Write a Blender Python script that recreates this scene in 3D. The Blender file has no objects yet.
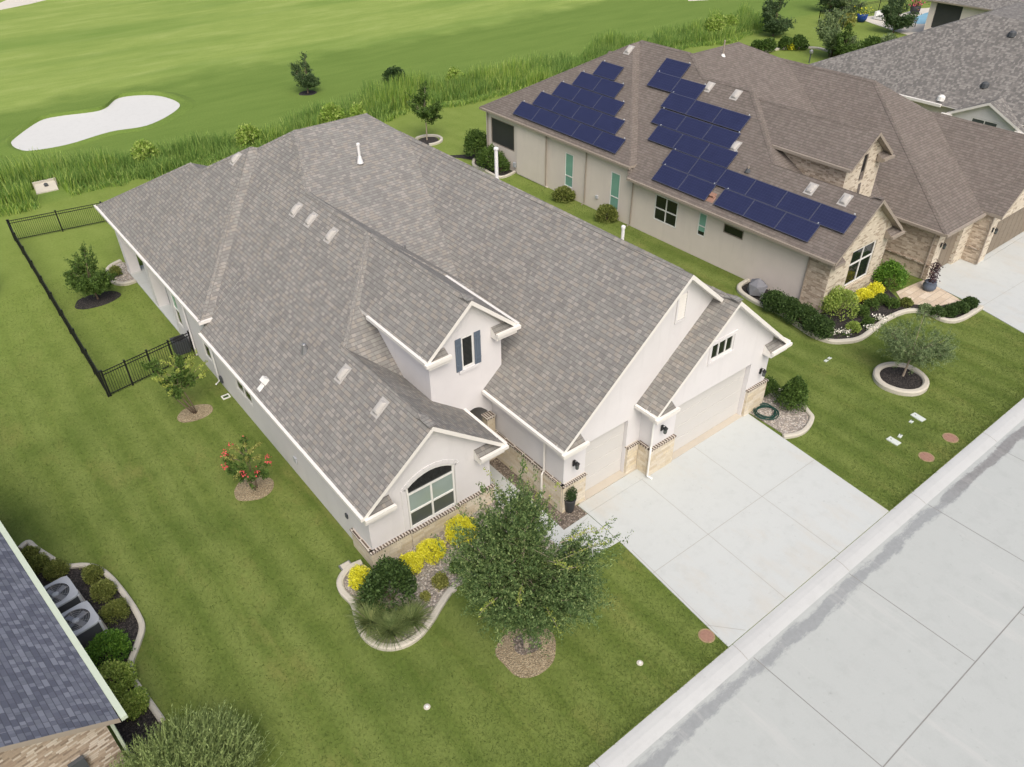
import bpy, bmesh, math, random
import numpy as np
from mathutils import Vector, Matrix, noise as mnoise

# ------------------------------------------------------------------ scene, camera, light
S = bpy.context.scene
COL = S.collection
W = bpy.data.worlds.new("World"); S.world = W; W.use_nodes = True
R = math.radians
rng = np.random.default_rng(7)
random.seed(7)

SUN_EL, SUN_AZ = 52.0, 205.0
nt = W.node_tree
for n in list(nt.nodes): nt.nodes.remove(n)
wo = nt.nodes.new('ShaderNodeOutputWorld'); bg = nt.nodes.new('ShaderNodeBackground')
sk = nt.nodes.new('ShaderNodeTexSky'); sk.sky_type = 'NISHITA'; sk.sun_disc = False
sk.sun_elevation = R(SUN_EL); sk.sun_rotation = R(SUN_AZ); sk.dust_density = 7.0; sk.air_density = 1.0; sk.ozone_density = 0.6
bg.inputs['Strength'].default_value = 0.15
nt.links.new(sk.outputs[0], bg.inputs['Color']); nt.links.new(bg.outputs[0], wo.inputs['Surface'])
sl = bpy.data.lights.new('sun', 'SUN'); sl.energy = 1.25; sl.angle = R(46); sl.color = (1, 0.995, 0.985)
so = bpy.data.objects.new('sun', sl); COL.objects.link(so)
sv = Vector((math.sin(R(SUN_AZ)) * math.cos(R(SUN_EL)), math.cos(R(SUN_AZ)) * math.cos(R(SUN_EL)), math.sin(R(SUN_EL))))
so.rotation_euler = sv.to_track_quat('Z', 'Y').to_euler()
so.location = sv * 60

cam = bpy.data.cameras.new('camera'); co = bpy.data.objects.new('camera', cam); COL.objects.link(co)
rows = [[0.78224, -0.622913, -0.008928], [-0.378021, -0.463221, -0.801578], [0.495178, 0.630401, -0.597824]]
right, down, fwd = (Vector(r) for r in rows)
m3 = Matrix((right, -down, -fwd)).transposed()
co.matrix_world = Matrix.Translation((0, 0, 23.0)) @ m3.to_4x4()
cam.sensor_width = 36.0; cam.lens = 780.184 / 1024.0 * 36.0
cam.clip_start = 0.5; cam.clip_end = 3000
S.camera = co
S.view_settings.view_transform = 'Standard'; S.view_settings.look = 'None'
S.view_settings.exposure = 0.15; S.view_settings.gamma = 1.0
S.render.engine = 'CYCLES'
S.cycles.use_denoising = True
S.cycles.max_bounces = 6

# ------------------------------------------------------------------ node helpers
class NT:
    def __init__(s, name):
        s.m = bpy.data.materials.new(name); s.m.use_nodes = True; s.t = s.m.node_tree
        s.b = s.t.nodes['Principled BSDF']; s.out = s.t.nodes['Material Output']
        s.b.inputs['Specular IOR Level'].default_value = 0.3
    def n(s, typ, **kw):
        nd = s.t.nodes.new(typ)
        for k, v in kw.items(): setattr(nd, k, v)
        return nd
    def l(s, a, b): s.t.links.new(a, b)
    def val(s, x, sock):
        if isinstance(x, (int, float)): sock.default_value = x
        else: s.l(x, sock)
    def math(s, op, a, b=None, c=None, clamp=False):
        nd = s.n('ShaderNodeMath', operation=op, use_clamp=clamp)
        s.val(a, nd.inputs[0])
        if b is not None: s.val(b, nd.inputs[1])
        if c is not None: s.val(c, nd.inputs[2])
        return nd.outputs[0]
    def noise(s, vec, scale, detail=3, rough=.55, dist=0.0):
        nd = s.n('ShaderNodeTexNoise'); nd.inputs['Scale'].default_value = scale
        nd.inputs['Detail'].default_value = detail; nd.inputs['Roughness'].default_value = rough
        nd.inputs['Distortion'].default_value = dist
        if vec is not None: s.l(vec, nd.inputs['Vector'])
        return nd.outputs['Fac']
    def ramp(s, fac, stops, interp='LINEAR'):
        nd = s.n('ShaderNodeValToRGB'); cr = nd.color_ramp; cr.interpolation = interp
        while len(cr.elements) < len(stops): cr.elements.new(0.5)
        for e, (p, c) in zip(cr.elements, stops):
            e.position = p; e.color = (*c, 1) if len(c) == 3 else c
        s.l(fac, nd.inputs[0]); return nd.outputs[0]
    def mix(s, f, a, b, mode='MIX'):
        nd = s.n('ShaderNodeMix', data_type='RGBA', blend_type=mode)
        s.val(f, nd.inputs[0])
        for x, k in ((a, 6), (b, 7)):
            if isinstance(x, tuple): nd.inputs[k].default_value = (*x, 1)
            else: s.l(x, nd.inputs[k])
        return nd.outputs[2]
    def pos(s): return s.n('ShaderNodeNewGeometry').outputs['Position']
    def uv(s): return s.n('ShaderNodeUVMap').outputs[0]
    def mapping(s, vec, scale=(1, 1, 1), rot=(0, 0, 0), loc=(0, 0, 0)):
        nd = s.n('ShaderNodeMapping'); s.l(vec, nd.inputs[0])
        nd.inputs['Scale'].default_value = scale; nd.inputs['Rotation'].default_value = rot; nd.inputs['Location'].default_value = loc
        return nd.outputs[0]
    def bump(s, h, strength=.3, dist=.02):
        nd = s.n('ShaderNodeBump'); nd.inputs['Strength'].default_value = strength; nd.inputs['Distance'].default_value = dist
        s.l(h, nd.inputs['Height']); s.l(nd.outputs[0], s.b.inputs['Normal'])
    def col(s, c):
        if isinstance(c, tuple): s.b.inputs['Base Color'].default_value = (*c, 1)
        else: s.l(c, s.b.inputs['Base Color'])
    def rough(s, r): s.val(r, s.b.inputs['Roughness'])

def srgb(r, g, b):
    f = lambda c: (c / 255 / 12.92) if c / 255 <= 0.04045 else ((c / 255 + 0.055) / 1.055) ** 2.4
    return (f(r), f(g), f(b))
def sc(c, k): return tuple(x * k for x in c)

def m_plain(name, c, rough=.6, var=.06, scale=6, metal=0.0, spec=.3):
    t = NT(name); p = t.pos(); nz = t.noise(p, scale, 4)
    t.col(t.mix(nz, sc(c, 1 - var), sc(c, 1 + var))); t.rough(rough); t.b.inputs['Metallic'].default_value = metal
    t.b.inputs['Specular IOR Level'].default_value = spec
    return t.m

def m_stucco(name, c):
    t = NT(name); p = t.pos()
    a = t.noise(p, 1.1, 4, .6); b = t.noise(p, 55, 2)
    drip = t.noise(t.mapping(p, (2.2, 2.2, .25)), 1.0, 4)
    k = t.mix(a, sc(c, .93), sc(c, 1.05))
    k = t.mix(t.math('MULTIPLY', t.math('GREATER_THAN', drip, .6), .12), k, sc(c, .8))
    t.col(k); t.rough(.9); t.bump(b, .22, .012); t.b.inputs['Specular IOR Level'].default_value = .15
    return t.m

def m_shingle(name, cols, cw=.36, ch=.17, dark=.5, tone=(.84, 1.12), mott=.35):
    t = NT(name); u = t.uv(); sp = t.n('ShaderNodeSeparateXYZ'); t.l(u, sp.inputs[0])
    vr = t.math('DIVIDE', sp.outputs[1], ch); row = t.math('FLOOR', vr); fr = t.math('FRACT', vr)
    wr = t.n('ShaderNodeTexWhiteNoise', noise_dimensions='1D'); t.l(row, wr.inputs['W'])
    ur = t.math('ADD', t.math('DIVIDE', sp.outputs[0], cw), t.math('MULTIPLY', wr.outputs[0], 7.31))
    # jitter the tab edges a little
    colm = t.math('FLOOR', ur); fu = t.math('FRACT', ur)
    cmb = t.n('ShaderNodeCombineXYZ'); t.l(row, cmb.inputs[0]); t.l(colm, cmb.inputs[1])
    wn = t.n('ShaderNodeTexWhiteNoise', noise_dimensions='2D'); t.l(cmb.outputs[0], wn.inputs['Vector'])
    # narrower second tab inside each cell
    split = t.math('ADD', .3, t.math('MULTIPLY', wn.outputs[0], .45))
    half = t.math('GREATER_THAN', fu, split)
    cmb2 = t.n('ShaderNodeCombineXYZ'); t.l(row, cmb2.inputs[0]); t.l(t.math('ADD', colm, t.math('MULTIPLY', half, .5)), cmb2.inputs[1])
    wn2 = t.n('ShaderNodeTexWhiteNoise', noise_dimensions='2D'); t.l(cmb2.outputs[0], wn2.inputs['Vector'])
    n = len(cols)
    c = t.ramp(wn2.outputs[0], [(i / n, cc) for i, cc in enumerate(cols)], 'CONSTANT')
    p = t.pos()
    big = t.noise(p, .35, 4, .6); gr = t.noise(p, 90, 2, .7)
    c = t.mix(mott, c, t.ramp(big, [(.3, sc(cols[0], tone[0])), (.7, sc(cols[0], tone[1]))]))
    c = t.mix(.22, c, t.ramp(gr, [(.3, sc(cols[0], .55)), (.7, sc(cols[0], 1.45))]))
    st = t.noise(t.mapping(u, (1.6, .12, 1)), 1.0, 4, .65)   # rain streaks down the slope
    c = t.mix(t.math('MULTIPLY', t.math('SUBTRACT', st, .5, clamp=True), 1.2), c, sc(cols[0], .55))
    edge = t.math('LESS_THAN', fr, .16)  # shadow line of each course, painted dark into the shingle colour
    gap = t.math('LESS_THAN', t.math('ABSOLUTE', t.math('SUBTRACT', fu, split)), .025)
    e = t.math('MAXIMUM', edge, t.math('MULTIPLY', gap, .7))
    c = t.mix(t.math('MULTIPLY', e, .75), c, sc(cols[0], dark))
    t.col(c); t.rough(.95); t.b.inputs['Specular IOR Level'].default_value = .12
    h = t.math('ADD', t.math('SUBTRACT', 1.0, fr), t.math('MULTIPLY', wn2.outputs[0], .5))
    t.bump(h, .55, .012)
    return t.m

def m_stone(name, cols, mortar, bw=.42, bh=.16, bump=.5, mf=.035):
    t = NT(name); u = t.uv(); sp = t.n('ShaderNodeSeparateXYZ'); t.l(u, sp.inputs[0])
    vr = t.math('DIVIDE', sp.outputs[1], bh); row = t.math('FLOOR', vr); fr = t.math('FRACT', vr)
    wr = t.n('ShaderNodeTexWhiteNoise', noise_dimensions='1D'); t.l(row, wr.inputs['W'])
    wd = t.math('MULTIPLY', bw, t.math('ADD', .7, t.math('MULTIPLY', wr.outputs[0], .6)))
    ur = t.math('ADD', t.math('DIVIDE', sp.outputs[0], wd), t.math('MULTIPLY', wr.outputs[0], 9.7))
    colm = t.math('FLOOR', ur); fu = t.math('FRACT', ur)
    cmb = t.n('ShaderNodeCombineXYZ'); t.l(row, cmb.inputs[0]); t.l(colm, cmb.inputs[1])
    wn = t.n('ShaderNodeTexWhiteNoise', noise_dimensions='2D'); t.l(cmb.outputs[0], wn.inputs['Vector'])
    n = len(cols); c = t.ramp(wn.outputs[0], [(i / n, cc) for i, cc in enumerate(cols)], 'CONSTANT')
    nz = t.noise(t.pos(), 14, 4); c = t.mix(.35, c, t.ramp(nz, [(.3, sc(cols[0], .7)), (.7, sc(cols[0], 1.25))]))
    mo = t.math('MAXIMUM', t.math('LESS_THAN', fr, .09), t.math('LESS_THAN', fu, mf))
    c = t.mix(mo, c, mortar); t.col(c); t.rough(.92)
    t.bump(t.math('ADD', t.math('SUBTRACT', 1., mo), t.math('MULTIPLY', nz, .5)), bump, .02)
    t.b.inputs['Specular IOR Level'].default_value = .15
    return t.m

def m_concrete(name, c, stain=.12, extra=None):
    t = NT(name); p = t.pos()
    a = t.noise(p, .18, 5, .6); b = t.noise(p, 1.7, 5, .65); g = t.noise(p, 40, 3, .7)
    k = t.mix(a, sc(c, 1 - stain), sc(c, 1 + stain * .6))
    k = t.mix(t.math('MULTIPLY', t.math('SUBTRACT', b, .5, clamp=True), 1.6), k, sc(c, .78))
    spots = t.noise(p, 5.5, 2, .5); k = t.mix(t.math('MULTIPLY', t.math('SUBTRACT', spots, .68, clamp=True), 3.5), k, sc(c, .6))
    sl_ = t.noise(t.mapping(p, (.9, .09, 1), (0, 0, R(-38))), 1.0, 5, .7); k = t.mix(t.math('MULTIPLY', t.math('SUBTRACT', sl_, .55, clamp=True), 1.2), k, sc(c, .84))
    k = t.mix(.16, k, t.ramp(g, [(.3, sc(c, .75)), (.7, sc(c, 1.2))]))
    if extra: k = extra(t, p, k)
    t.col(k); t.rough(.88); t.bump(g, .12, .008); t.b.inputs['Specular IOR Level'].default_value = .2
    return t.m

def m_leaf(name, cols, transl=.25, rough=.6, patch=.9):
    t = NT(name)
    g = t.n('ShaderNodeNewGeometry'); r = g.outputs['Random Per Island']
    pz = t.noise(g.outputs['Position'], patch, 3)
    f = t.math('ADD', t.math('MULTIPLY', r, .6), t.math('MULTIPLY', pz, .4))
    n = len(cols); c = t.ramp(f, [(.15 + .7 * i / max(1, n - 1), cc) for i, cc in enumerate(cols)])
    t.col(c); t.rough(rough); t.b.inputs['Specular IOR Level'].default_value = .25
    tr = t.n('ShaderNodeBsdfTranslucent'); t.l(c, tr.inputs[0])
    mx = t.n('ShaderNodeMixShader'); mx.inputs[0].default_value = transl
    t.l(t.b.outputs[0], mx.inputs[1]); t.l(tr.outputs[0], mx.inputs[2]); t.l(mx.outputs[0], t.out.inputs[0])
    return t.m

def m_glass(name, tint=(.03, .04, .045), rough=.06, spec=.6):
    t = NT(name); p = t.pos(); nz = t.noise(p, .8, 2)
    t.col(t.mix(nz, sc(tint, .8), sc(tint, 1.2))); t.rough(rough); t.b.inputs['Specular IOR Level'].default_value = spec
    return t.m

# ------------------------------------------------------------------ materials
M = {}
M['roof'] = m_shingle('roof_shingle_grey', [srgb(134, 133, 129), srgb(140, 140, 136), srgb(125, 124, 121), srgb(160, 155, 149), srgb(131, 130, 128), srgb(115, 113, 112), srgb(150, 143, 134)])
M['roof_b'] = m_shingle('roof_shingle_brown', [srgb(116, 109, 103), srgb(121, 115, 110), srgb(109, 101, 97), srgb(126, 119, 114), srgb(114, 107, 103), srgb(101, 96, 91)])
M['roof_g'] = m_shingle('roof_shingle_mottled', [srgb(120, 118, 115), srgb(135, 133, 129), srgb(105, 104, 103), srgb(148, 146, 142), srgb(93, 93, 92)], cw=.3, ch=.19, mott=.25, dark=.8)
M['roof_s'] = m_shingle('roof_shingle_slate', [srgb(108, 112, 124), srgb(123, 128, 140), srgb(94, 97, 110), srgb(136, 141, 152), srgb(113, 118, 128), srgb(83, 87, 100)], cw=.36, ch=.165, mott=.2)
M['stucco'] = m_stucco('stucco_pale', srgb(212, 211, 212))
M['stucco_n'] = m_stucco('stucco_taupe', srgb(214, 206, 198))
M['trim'] = m_plain('painted_trim', srgb(222, 220, 215), .5, .04)
M['trim_n'] = m_plain('painted_trim_taupe', srgb(150, 141, 130), .5, .05)
M['trim_g'] = m_plain('painted_gutter_green', srgb(184, 196, 178), .5, .06)
M['ventw'] = m_plain('vent_plastic', srgb(172, 170, 166), .5, .05)
M['white'] = m_plain('white_vinyl', srgb(222, 223, 220), .4, .03)
M['pvc'] = m_plain('white_pipe', srgb(225, 226, 226), .45, .05)
M['door'] = m_plain('garage_door_paint', srgb(197, 196, 193), .5, .03, 2)
M['door_n'] = m_plain('garage_door_taupe', srgb(128, 118, 104), .55, .06, 3)
M['shutter'] = m_plain('shutter_blue', srgb(92, 104, 118), .55, .08)
M['black'] = m_plain('black_metal', (.012, .013, .014), .45, .1)
M['dark'] = m_plain('dark_recess', (.02, .02, .02), .9, .1)
M['steel'] = m_plain('grey_metal', srgb(150, 152, 154), .4, .08, 8, .6)
M['acgrey'] = m_plain('unit_grey', srgb(176, 181, 186), .5, .08, 9)
M['acdark'] = m_plain('unit_dark', srgb(74, 78, 82), .6, .12, 9)
M['glass'] = m_glass('dark_glass', (.012, .015, .015))
M['glass_b'] = m_glass('blind_glass', srgb(140, 156, 151), .12, .5)
M['glass_t'] = m_glass('teal_glass', srgb(118, 164, 150), .12, .5)
M['glass_d'] = m_glass('dim_glass', srgb(76, 83, 81), .1, .5)
M['screen'] = m_glass('screen_mesh', srgb(58, 60, 60), .5, .3)
M['panel'] = None
M['stone'] = m_stone('limestone', [srgb(204, 195, 176), srgb(196, 185, 163), srgb(212, 205, 190), srgb(186, 172, 146), srgb(202, 194, 179), srgb(208, 196, 168)], srgb(190, 182, 168))
M['stone_n'] = m_stone('chopped_stone', [srgb(197, 183, 165), srgb(178, 163, 146), srgb(213, 201, 184), srgb(159, 142, 125), srgb(189, 176, 159), srgb(134, 119, 104)], srgb(189, 178, 161), .27, .095, .7)
M['stone_l'] = m_stone('pale_chopped_stone', [srgb(208, 199, 182), srgb(196, 186, 168), srgb(216, 208, 193), srgb(150, 134, 116), srgb(204, 195, 178)], srgb(203, 194, 178), .27, .095, .7)
M['brick'] = m_stone('brown_brick', [srgb(170, 155, 138), srgb(140, 122, 106), srgb(196, 186, 172), srgb(112, 97, 84), srgb(158, 143, 126), srgb(206, 199, 188)], srgb(150, 140, 128), .24, .08)
M['rowlock'] = m_stone('rowlock_brick', [srgb(92, 80, 72), srgb(104, 92, 82), srgb(74, 66, 60)], srgb(190, 184, 174), .115, .6, .5, .45)
M['curbing'] = m_concrete('bed_concrete', srgb(188, 184, 172), .1)
M['manhole'] = m_plain('rust_lid', srgb(146, 114, 99), .8, .18, 12)
M['lid'] = m_plain('pale_lid', srgb(196, 204, 198), .7, .08, 12)
M['hose'] = m_plain('green_hose', srgb(28, 66, 58), .45, .1)
M['pot'] = m_plain('dark_pot', srgb(58, 60, 62), .6, .15)
M['pot_b'] = m_plain('blue_pot', srgb(90, 100, 116), .5, .15)
M['bark'] = m_plain('bark', srgb(112, 98, 84), .95, .25, 18)
M['bark_p'] = m_plain('pale_bark', srgb(158, 146, 130), .9, .18, 18)
M['stonegrey'] = m_plain('grey_cover', srgb(118, 120, 126), .8, .2, 5)
M['dirt'] = m_plain('bare_soil', srgb(150, 130, 102), .98, .3, 4)
M['cushion'] = m_plain('patio_white', srgb(225, 226, 224), .7, .05)
M['bluepot'] = m_plain('glazed_blue', srgb(40, 70, 140), .25, .1)
M['petal_r'] = m_plain('coral_petal', srgb(214, 86, 92), .7, .15, 20)
M['petal_w'] = m_plain('white_petal', srgb(236, 232, 222), .7, .06, 20)
M['petal_p'] = m_plain('pink_petal', srgb(205, 80, 110), .7, .15, 20)

def panel_mat():
    t = NT('solar_cell'); u = t.uv(); sp = t.n('ShaderNodeSeparateXYZ'); t.l(u, sp.inputs[0])
    a = t.math('FRACT', t.math('DIVIDE', sp.outputs[0], .178)); b = t.math('FRACT', t.math('DIVIDE', sp.outputs[1], .178))
    ln = t.math('MAXIMUM', t.math('LESS_THAN', a, .035), t.math('LESS_THAN', b, .035))
    nz = t.noise(t.pos(), 2.2, 3)
    c = t.mix(nz, srgb(33, 37, 66), srgb(43, 48, 80)); c = t.mix(t.math('MULTIPLY', ln, .7), c, srgb(74, 80, 112))
    t.col(c); t.rough(.2); t.b.inputs['Specular IOR Level'].default_value = .5; return t.m
M['panel'] = panel_mat()

def rocks_mat(name, cols, scale):
    t = NT(name); p = t.pos()
    v = t.n('ShaderNodeTexVoronoi'); v.inputs['Scale'].default_value = scale; t.l(p, v.inputs['Vector'])
    wn = t.n('ShaderNodeTexWhiteNoise', noise_dimensions='3D'); t.l(v.outputs['Color'], wn.inputs['Vector'])
    n = len(cols); c = t.ramp(wn.outputs[0], [(i / n, cc) for i, cc in enumerate(cols)], 'CONSTANT')
    c = t.mix(t.math('MULTIPLY', t.math('GREATER_THAN', v.outputs['Distance'], .5), .6), c, sc(cols[0], .35))
    c = t.mix(.25, c, t.ramp(t.noise(p, 2.0, 4), [(.3, sc(cols[0], .6)), (.7, sc(cols[0], 1.2))]))
    t.col(c); t.rough(.95); t.bump(t.math('SUBTRACT', 1., v.outputs['Distance']), .9, .05); return t.m
M['rocks'] = rocks_mat('pale_river_rock', [srgb(176, 170, 162), srgb(206, 200, 192), srgb(150, 142, 134), srgb(190, 178, 164), srgb(128, 120, 113)], 13)
M['gravel'] = rocks_mat('grey_gravel', [srgb(122, 112, 102), srgb(148, 138, 126), srgb(98, 90, 82), srgb(168, 158, 146)], 16)
M['mulch_d'] = rocks_mat('dark_mulch', [srgb(58, 55, 54), srgb(72, 68, 66), srgb(46, 44, 43), srgb(84, 79, 76)], 18)
M['mulch_b'] = rocks_mat('brown_mulch', [srgb(172, 158, 130), srgb(158, 142, 114), srgb(188, 174, 146), srgb(140, 124, 98)], 22)
M['pavers'] = m_stone('tan_pavers', [srgb(200, 186, 166), srgb(188, 172, 152), srgb(208, 196, 180), srgb(178, 164, 146)], srgb(170, 158, 142), .5, .4, .2)

def grass_mat():
    t = NT('lawn_grass'); p = t.pos(); sp = t.n('ShaderNodeSeparateXYZ'); t.l(p, sp.inputs[0])
    X, Y = sp.outputs[0], sp.outputs[1]
    n1 = t.noise(p, .11, 4, .55); n2 = t.noise(p, .7, 4, .65); n3 = t.noise(p, 7, 5, .8); n4 = t.noise(p, 21, 3, .85)
    clump = t.noise(p, 2.6, 3, .7)
    # front and side lawns
    c = t.ramp(n2, [(.25, srgb(94, 110, 52)), (.5, srgb(106, 121, 60)), (.75, srgb(119, 131, 68))])
    c = t.mix(t.math('MULTIPLY', t.math('SUBTRACT', clump, .5, clamp=True), 1.6), c, srgb(128, 138, 74))
    # mower passes on the side lawn run along the house
    wob = t.math('ADD', t.math('ADD', X, t.math('MULTIPLY', Y, .05)), t.math('MULTIPLY', t.math('SUBTRACT', n1, .5), 2.2))
    stripe = t.math('SINE', t.math('MULTIPLY', wob, 4.2))
    c = t.mix(t.math('MULTIPLY', t.math('MULTIPLY', t.math('MULTIPLY_ADD', stripe, .5, .5), t.math('MULTIPLY', n2, 1.7)), .85), c, srgb(128, 139, 78))
    mow = t.noise(t.mapping(p, (2.1, .10, 1), (0, 0, R(3))), 1.0, 4, .6)
    c = t.mix(t.math('MULTIPLY', t.math('SUBTRACT', mow, .5, clamp=True), 2.2), c, srgb(136, 147, 84))
    mow2 = t.noise(t.mapping(p, (1.1, .07, 1), (0, 0, R(-2))), 1.0, 3, .5)
    c = t.mix(t.math('MULTIPLY', t.math('SUBTRACT', mow2, .52, clamp=True), 1.5), c, srgb(84, 106, 44))
    # dry yellowed patches
    dry = t.noise(t.mapping(p, (1.0, .45, 1)), .42, 5, .7)
    c = t.mix(t.math('MULTIPLY', t.math('SUBTRACT', dry, .54, clamp=True), 4.5), c, srgb(139, 138, 82))
    deep = t.noise(p, .23, 3, .5)
    c = t.mix(t.math('MULTIPLY', t.math('SUBTRACT', deep, .5, clamp=True), 2.0), c, srgb(76, 97, 42))
    # brighter turf behind the lots
    edge = t.math('ADD', Y, t.math('MULTIPLY', t.math('SUBTRACT', n1, .5), 5))
    back = t.n('ShaderNodeMapRange'); back.inputs['From Min'].default_value = 30; back.inputs['From Max'].default_value = 50
    t.l(edge, back.inputs['Value'])
    bc = t.mix(n2, srgb(126, 145, 68), srgb(152, 166, 92))
    c = t.mix(t.math('MULTIPLY', back.outputs[0], .75), c, bc)
    # fairway: pale grain drawn out along the hole, darker rough beside the reeds
    st = t.noise(t.mapping(p, (.11, .5, 1), (0, 0, R(4))), 1.0, 6, .68, .3)
    st2 = t.noise(t.mapping(p, (.025, .1, 1), (0, 0, R(-3))), 1.0, 3, .5)
    fw = t.ramp(st, [(.32, srgb(143, 162, 86)), (.5, srgb(152, 169, 92)), (.68, srgb(166, 179, 107))])
    grn = t.noise(t.mapping(p, (.5, 2.4, 1), (0, 0, R(4))), 1.0, 5, .75)
    fw = t.mix(t.math('MULTIPLY', t.math('SUBTRACT', grn, .5, clamp=True), 1.8), fw, srgb(170, 180, 112))
    fw = t.mix(t.math('MULTIPLY', t.math('SUBTRACT', .47, grn, clamp=True), 1.8), fw, srgb(112, 142, 66))
    fw = t.mix(t.math('MULTIPLY', t.math('SUBTRACT', st2, .48, clamp=True), 4), fw, srgb(116, 144, 70))
    rg = t.ramp(st, [(.3, srgb(112, 135, 66)), (.7, srgb(126, 147, 76))])
    y2 = t.math('ADD', Y, t.math('MULTIPLY', t.math('SUBTRACT', n1, .5), 16))
    s1 = t.n('ShaderNodeMapRange'); s1.inputs['From Min'].default_value = 62; s1.inputs['From Max'].default_value = 64; t.l(edge, s1.inputs['Value'])
    s2 = t.n('ShaderNodeMapRange'); s2.inputs['From Min'].default_value = 86; s2.inputs['From Max'].default_value = 90; t.l(y2, s2.inputs['Value'])
    c = t.mix(s1.outputs[0], c, t.mix(s2.outputs[0], rg, fw))
    # blades
    c = t.mix(.45, c, t.ramp(n3, [(.3, (.3, .3, .28)), (.7, (.72, .72, .68))]), 'OVERLAY')
    c = t.mix(t.math('MULTIPLY', t.math('SUBTRACT', n4, .5, clamp=True), .7), c, srgb(82, 101, 46))
    c = t.mix(1.0, c, (.72, .765, .72), 'MULTIPLY')
    t.col(c); t.rough(.95); t.b.inputs['Specular IOR Level'].default_value = .1
    t.bump(t.math('ADD', t.math('MULTIPLY', n3, .6), n4), .22, .03)
    return t.m
M['grass'] = grass_mat()

def road_extra(t, p, k):
    sp = t.n('ShaderNodeSeparateXYZ'); t.l(p, sp.inputs[0])
    nz = t.noise(t.mapping(p, (.5, 1.3, 1)), 1.0, 7, .75); fine = t.noise(p, 6, 5, .75)
    nl = t.noise(t.mapping(p, (.12, .3, 1)), 1.0, 3)
    d = t.math('ABSOLUTE', t.math('SUBTRACT', sp.outputs[1], t.math('ADD', 6.86, t.math('MULTIPLY', t.math('SUBTRACT', nl, .5), .35))))
    w = t.math('ADD', -.36, t.math('MULTIPLY', nz, 1.22))
    f = t.n('ShaderNodeMapRange'); t.l(t.math('SUBTRACT', w, d), f.inputs['Value']); f.inputs['From Min'].default_value = -.02; f.inputs['From Max'].default_value = .12
    dk = t.mix(fine, srgb(116, 121, 123), srgb(154, 158, 160))
    k = t.mix(t.math('MULTIPLY', f.outputs[0], .82), k, dk)
    # darker damp run further up the street
    r2 = t.n('ShaderNodeMapRange'); t.l(sp.outputs[0], r2.inputs['Value']); r2.inputs['From Min'].default_value = 27; r2.inputs['From Max'].default_value = 30
    f2 = t.n('ShaderNodeMapRange'); t.l(t.math('SUBTRACT', t.math('MULTIPLY', nz, .5), d), f2.inputs['Value']); f2.inputs['From Min'].default_value = .02; f2.inputs['From Max'].default_value = .08
    k = t.mix(t.math('MULTIPLY', t.math('MULTIPLY', r2.outputs[0], f2.outputs[0]), .75), k, t.mix(fine, srgb(92, 92, 92), srgb(150, 150, 150)))
    run = t.noise(t.mapping(p, (1.5, .16, 1), (0, 0, R(20))), 1.0, 5, .7)
    k = t.mix(t.math('MULTIPLY', t.math('SUBTRACT', run, .56, clamp=True), 1.6), k, srgb(198, 198, 194))
    return k
M['road'] = m_concrete('street_concrete', srgb(174, 179, 177), .06, road_extra)
M['kerb'] = m_concrete('kerb_concrete', srgb(182, 185, 185), .12)
def dr_extra(t, p, k):
    nz = t.noise(t.mapping(p, (.5, .2, 1)), 1.0, 5, .7)
    return t.mix(t.math('MULTIPLY', t.math('SUBTRACT', nz, .52, clamp=True), 1.5), k, srgb(184, 170, 148))
M['drive'] = m_concrete('driveway_concrete', srgb(185, 190, 189), .06, dr_extra)
M['apron'] = m_concrete('apron_strip', srgb(186, 179, 166), .08)
M['joint'] = m_plain('joint_dark', srgb(160, 159, 154), .95, .12, 6)
M['joint_k'] = m_plain('joint_darker', srgb(134, 134, 131), .95, .15, 6)
M['sand'] = m_concrete('bunker_sand', srgb(198, 200, 198), .05)
M['path'] = m_concrete('cart_path', srgb(202, 198, 188), .08)
def water_mat():
    t = NT('pool_water'); p = t.pos(); nz = t.noise(p, 1.5, 3)
    t.col(t.mix(nz, srgb(120, 178, 204), srgb(150, 200, 220))); t.rough(.08); t.b.inputs['Specular IOR Level'].default_value = .5
    t.bump(nz, .1, .05); return t.m
M['water'] = water_mat()

G_OAK = [srgb(46, 66, 32), srgb(66, 90, 44), srgb(84, 108, 54), srgb(116, 138, 70)]
M['leaf_oak'] = m_leaf('oak_leaf', [srgb(58, 82, 46), srgb(85, 110, 63), srgb(110, 133, 80), srgb(152, 169, 110)])
M['leaf_young'] = m_leaf('young_shoot_leaf', [srgb(130, 150, 66), srgb(158, 172, 82), srgb(180, 188, 100)])
M['leaf_mid'] = m_leaf('mid_leaf', [srgb(58, 82, 38), srgb(80, 106, 48), srgb(104, 130, 62)])
M['leaf_dark'] = m_leaf('dark_leaf', [srgb(42, 62, 34), srgb(58, 82, 44), srgb(80, 104, 56)])
M['leaf_box'] = m_leaf('boxwood_leaf', [srgb(88, 102, 48), srgb(116, 127, 62), srgb(144, 150, 84)])
M['leaf_bright'] = m_leaf('bright_leaf', [srgb(66, 104, 38), srgb(92, 132, 48), srgb(120, 158, 62)])
M['leaf_lime'] = m_leaf('lime_leaf', [srgb(112, 140, 62), srgb(146, 168, 80), srgb(176, 192, 104)])
M['leaf_pale'] = m_leaf('pale_sage_leaf', [srgb(104, 124, 72), srgb(132, 150, 92), srgb(156, 172, 112)])
M['leaf_sage'] = m_leaf('sage_leaf', [srgb(92, 112, 74), srgb(118, 138, 94), srgb(144, 160, 114)])
M['leaf_yellow'] = m_leaf('golden_leaf', [srgb(206, 202, 44), srgb(230, 228, 66), srgb(242, 241, 104)])
M['leaf_olive'] = m_leaf('olive_leaf', [srgb(112, 118, 60), srgb(142, 146, 76), srgb(168, 170, 96)])
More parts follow.
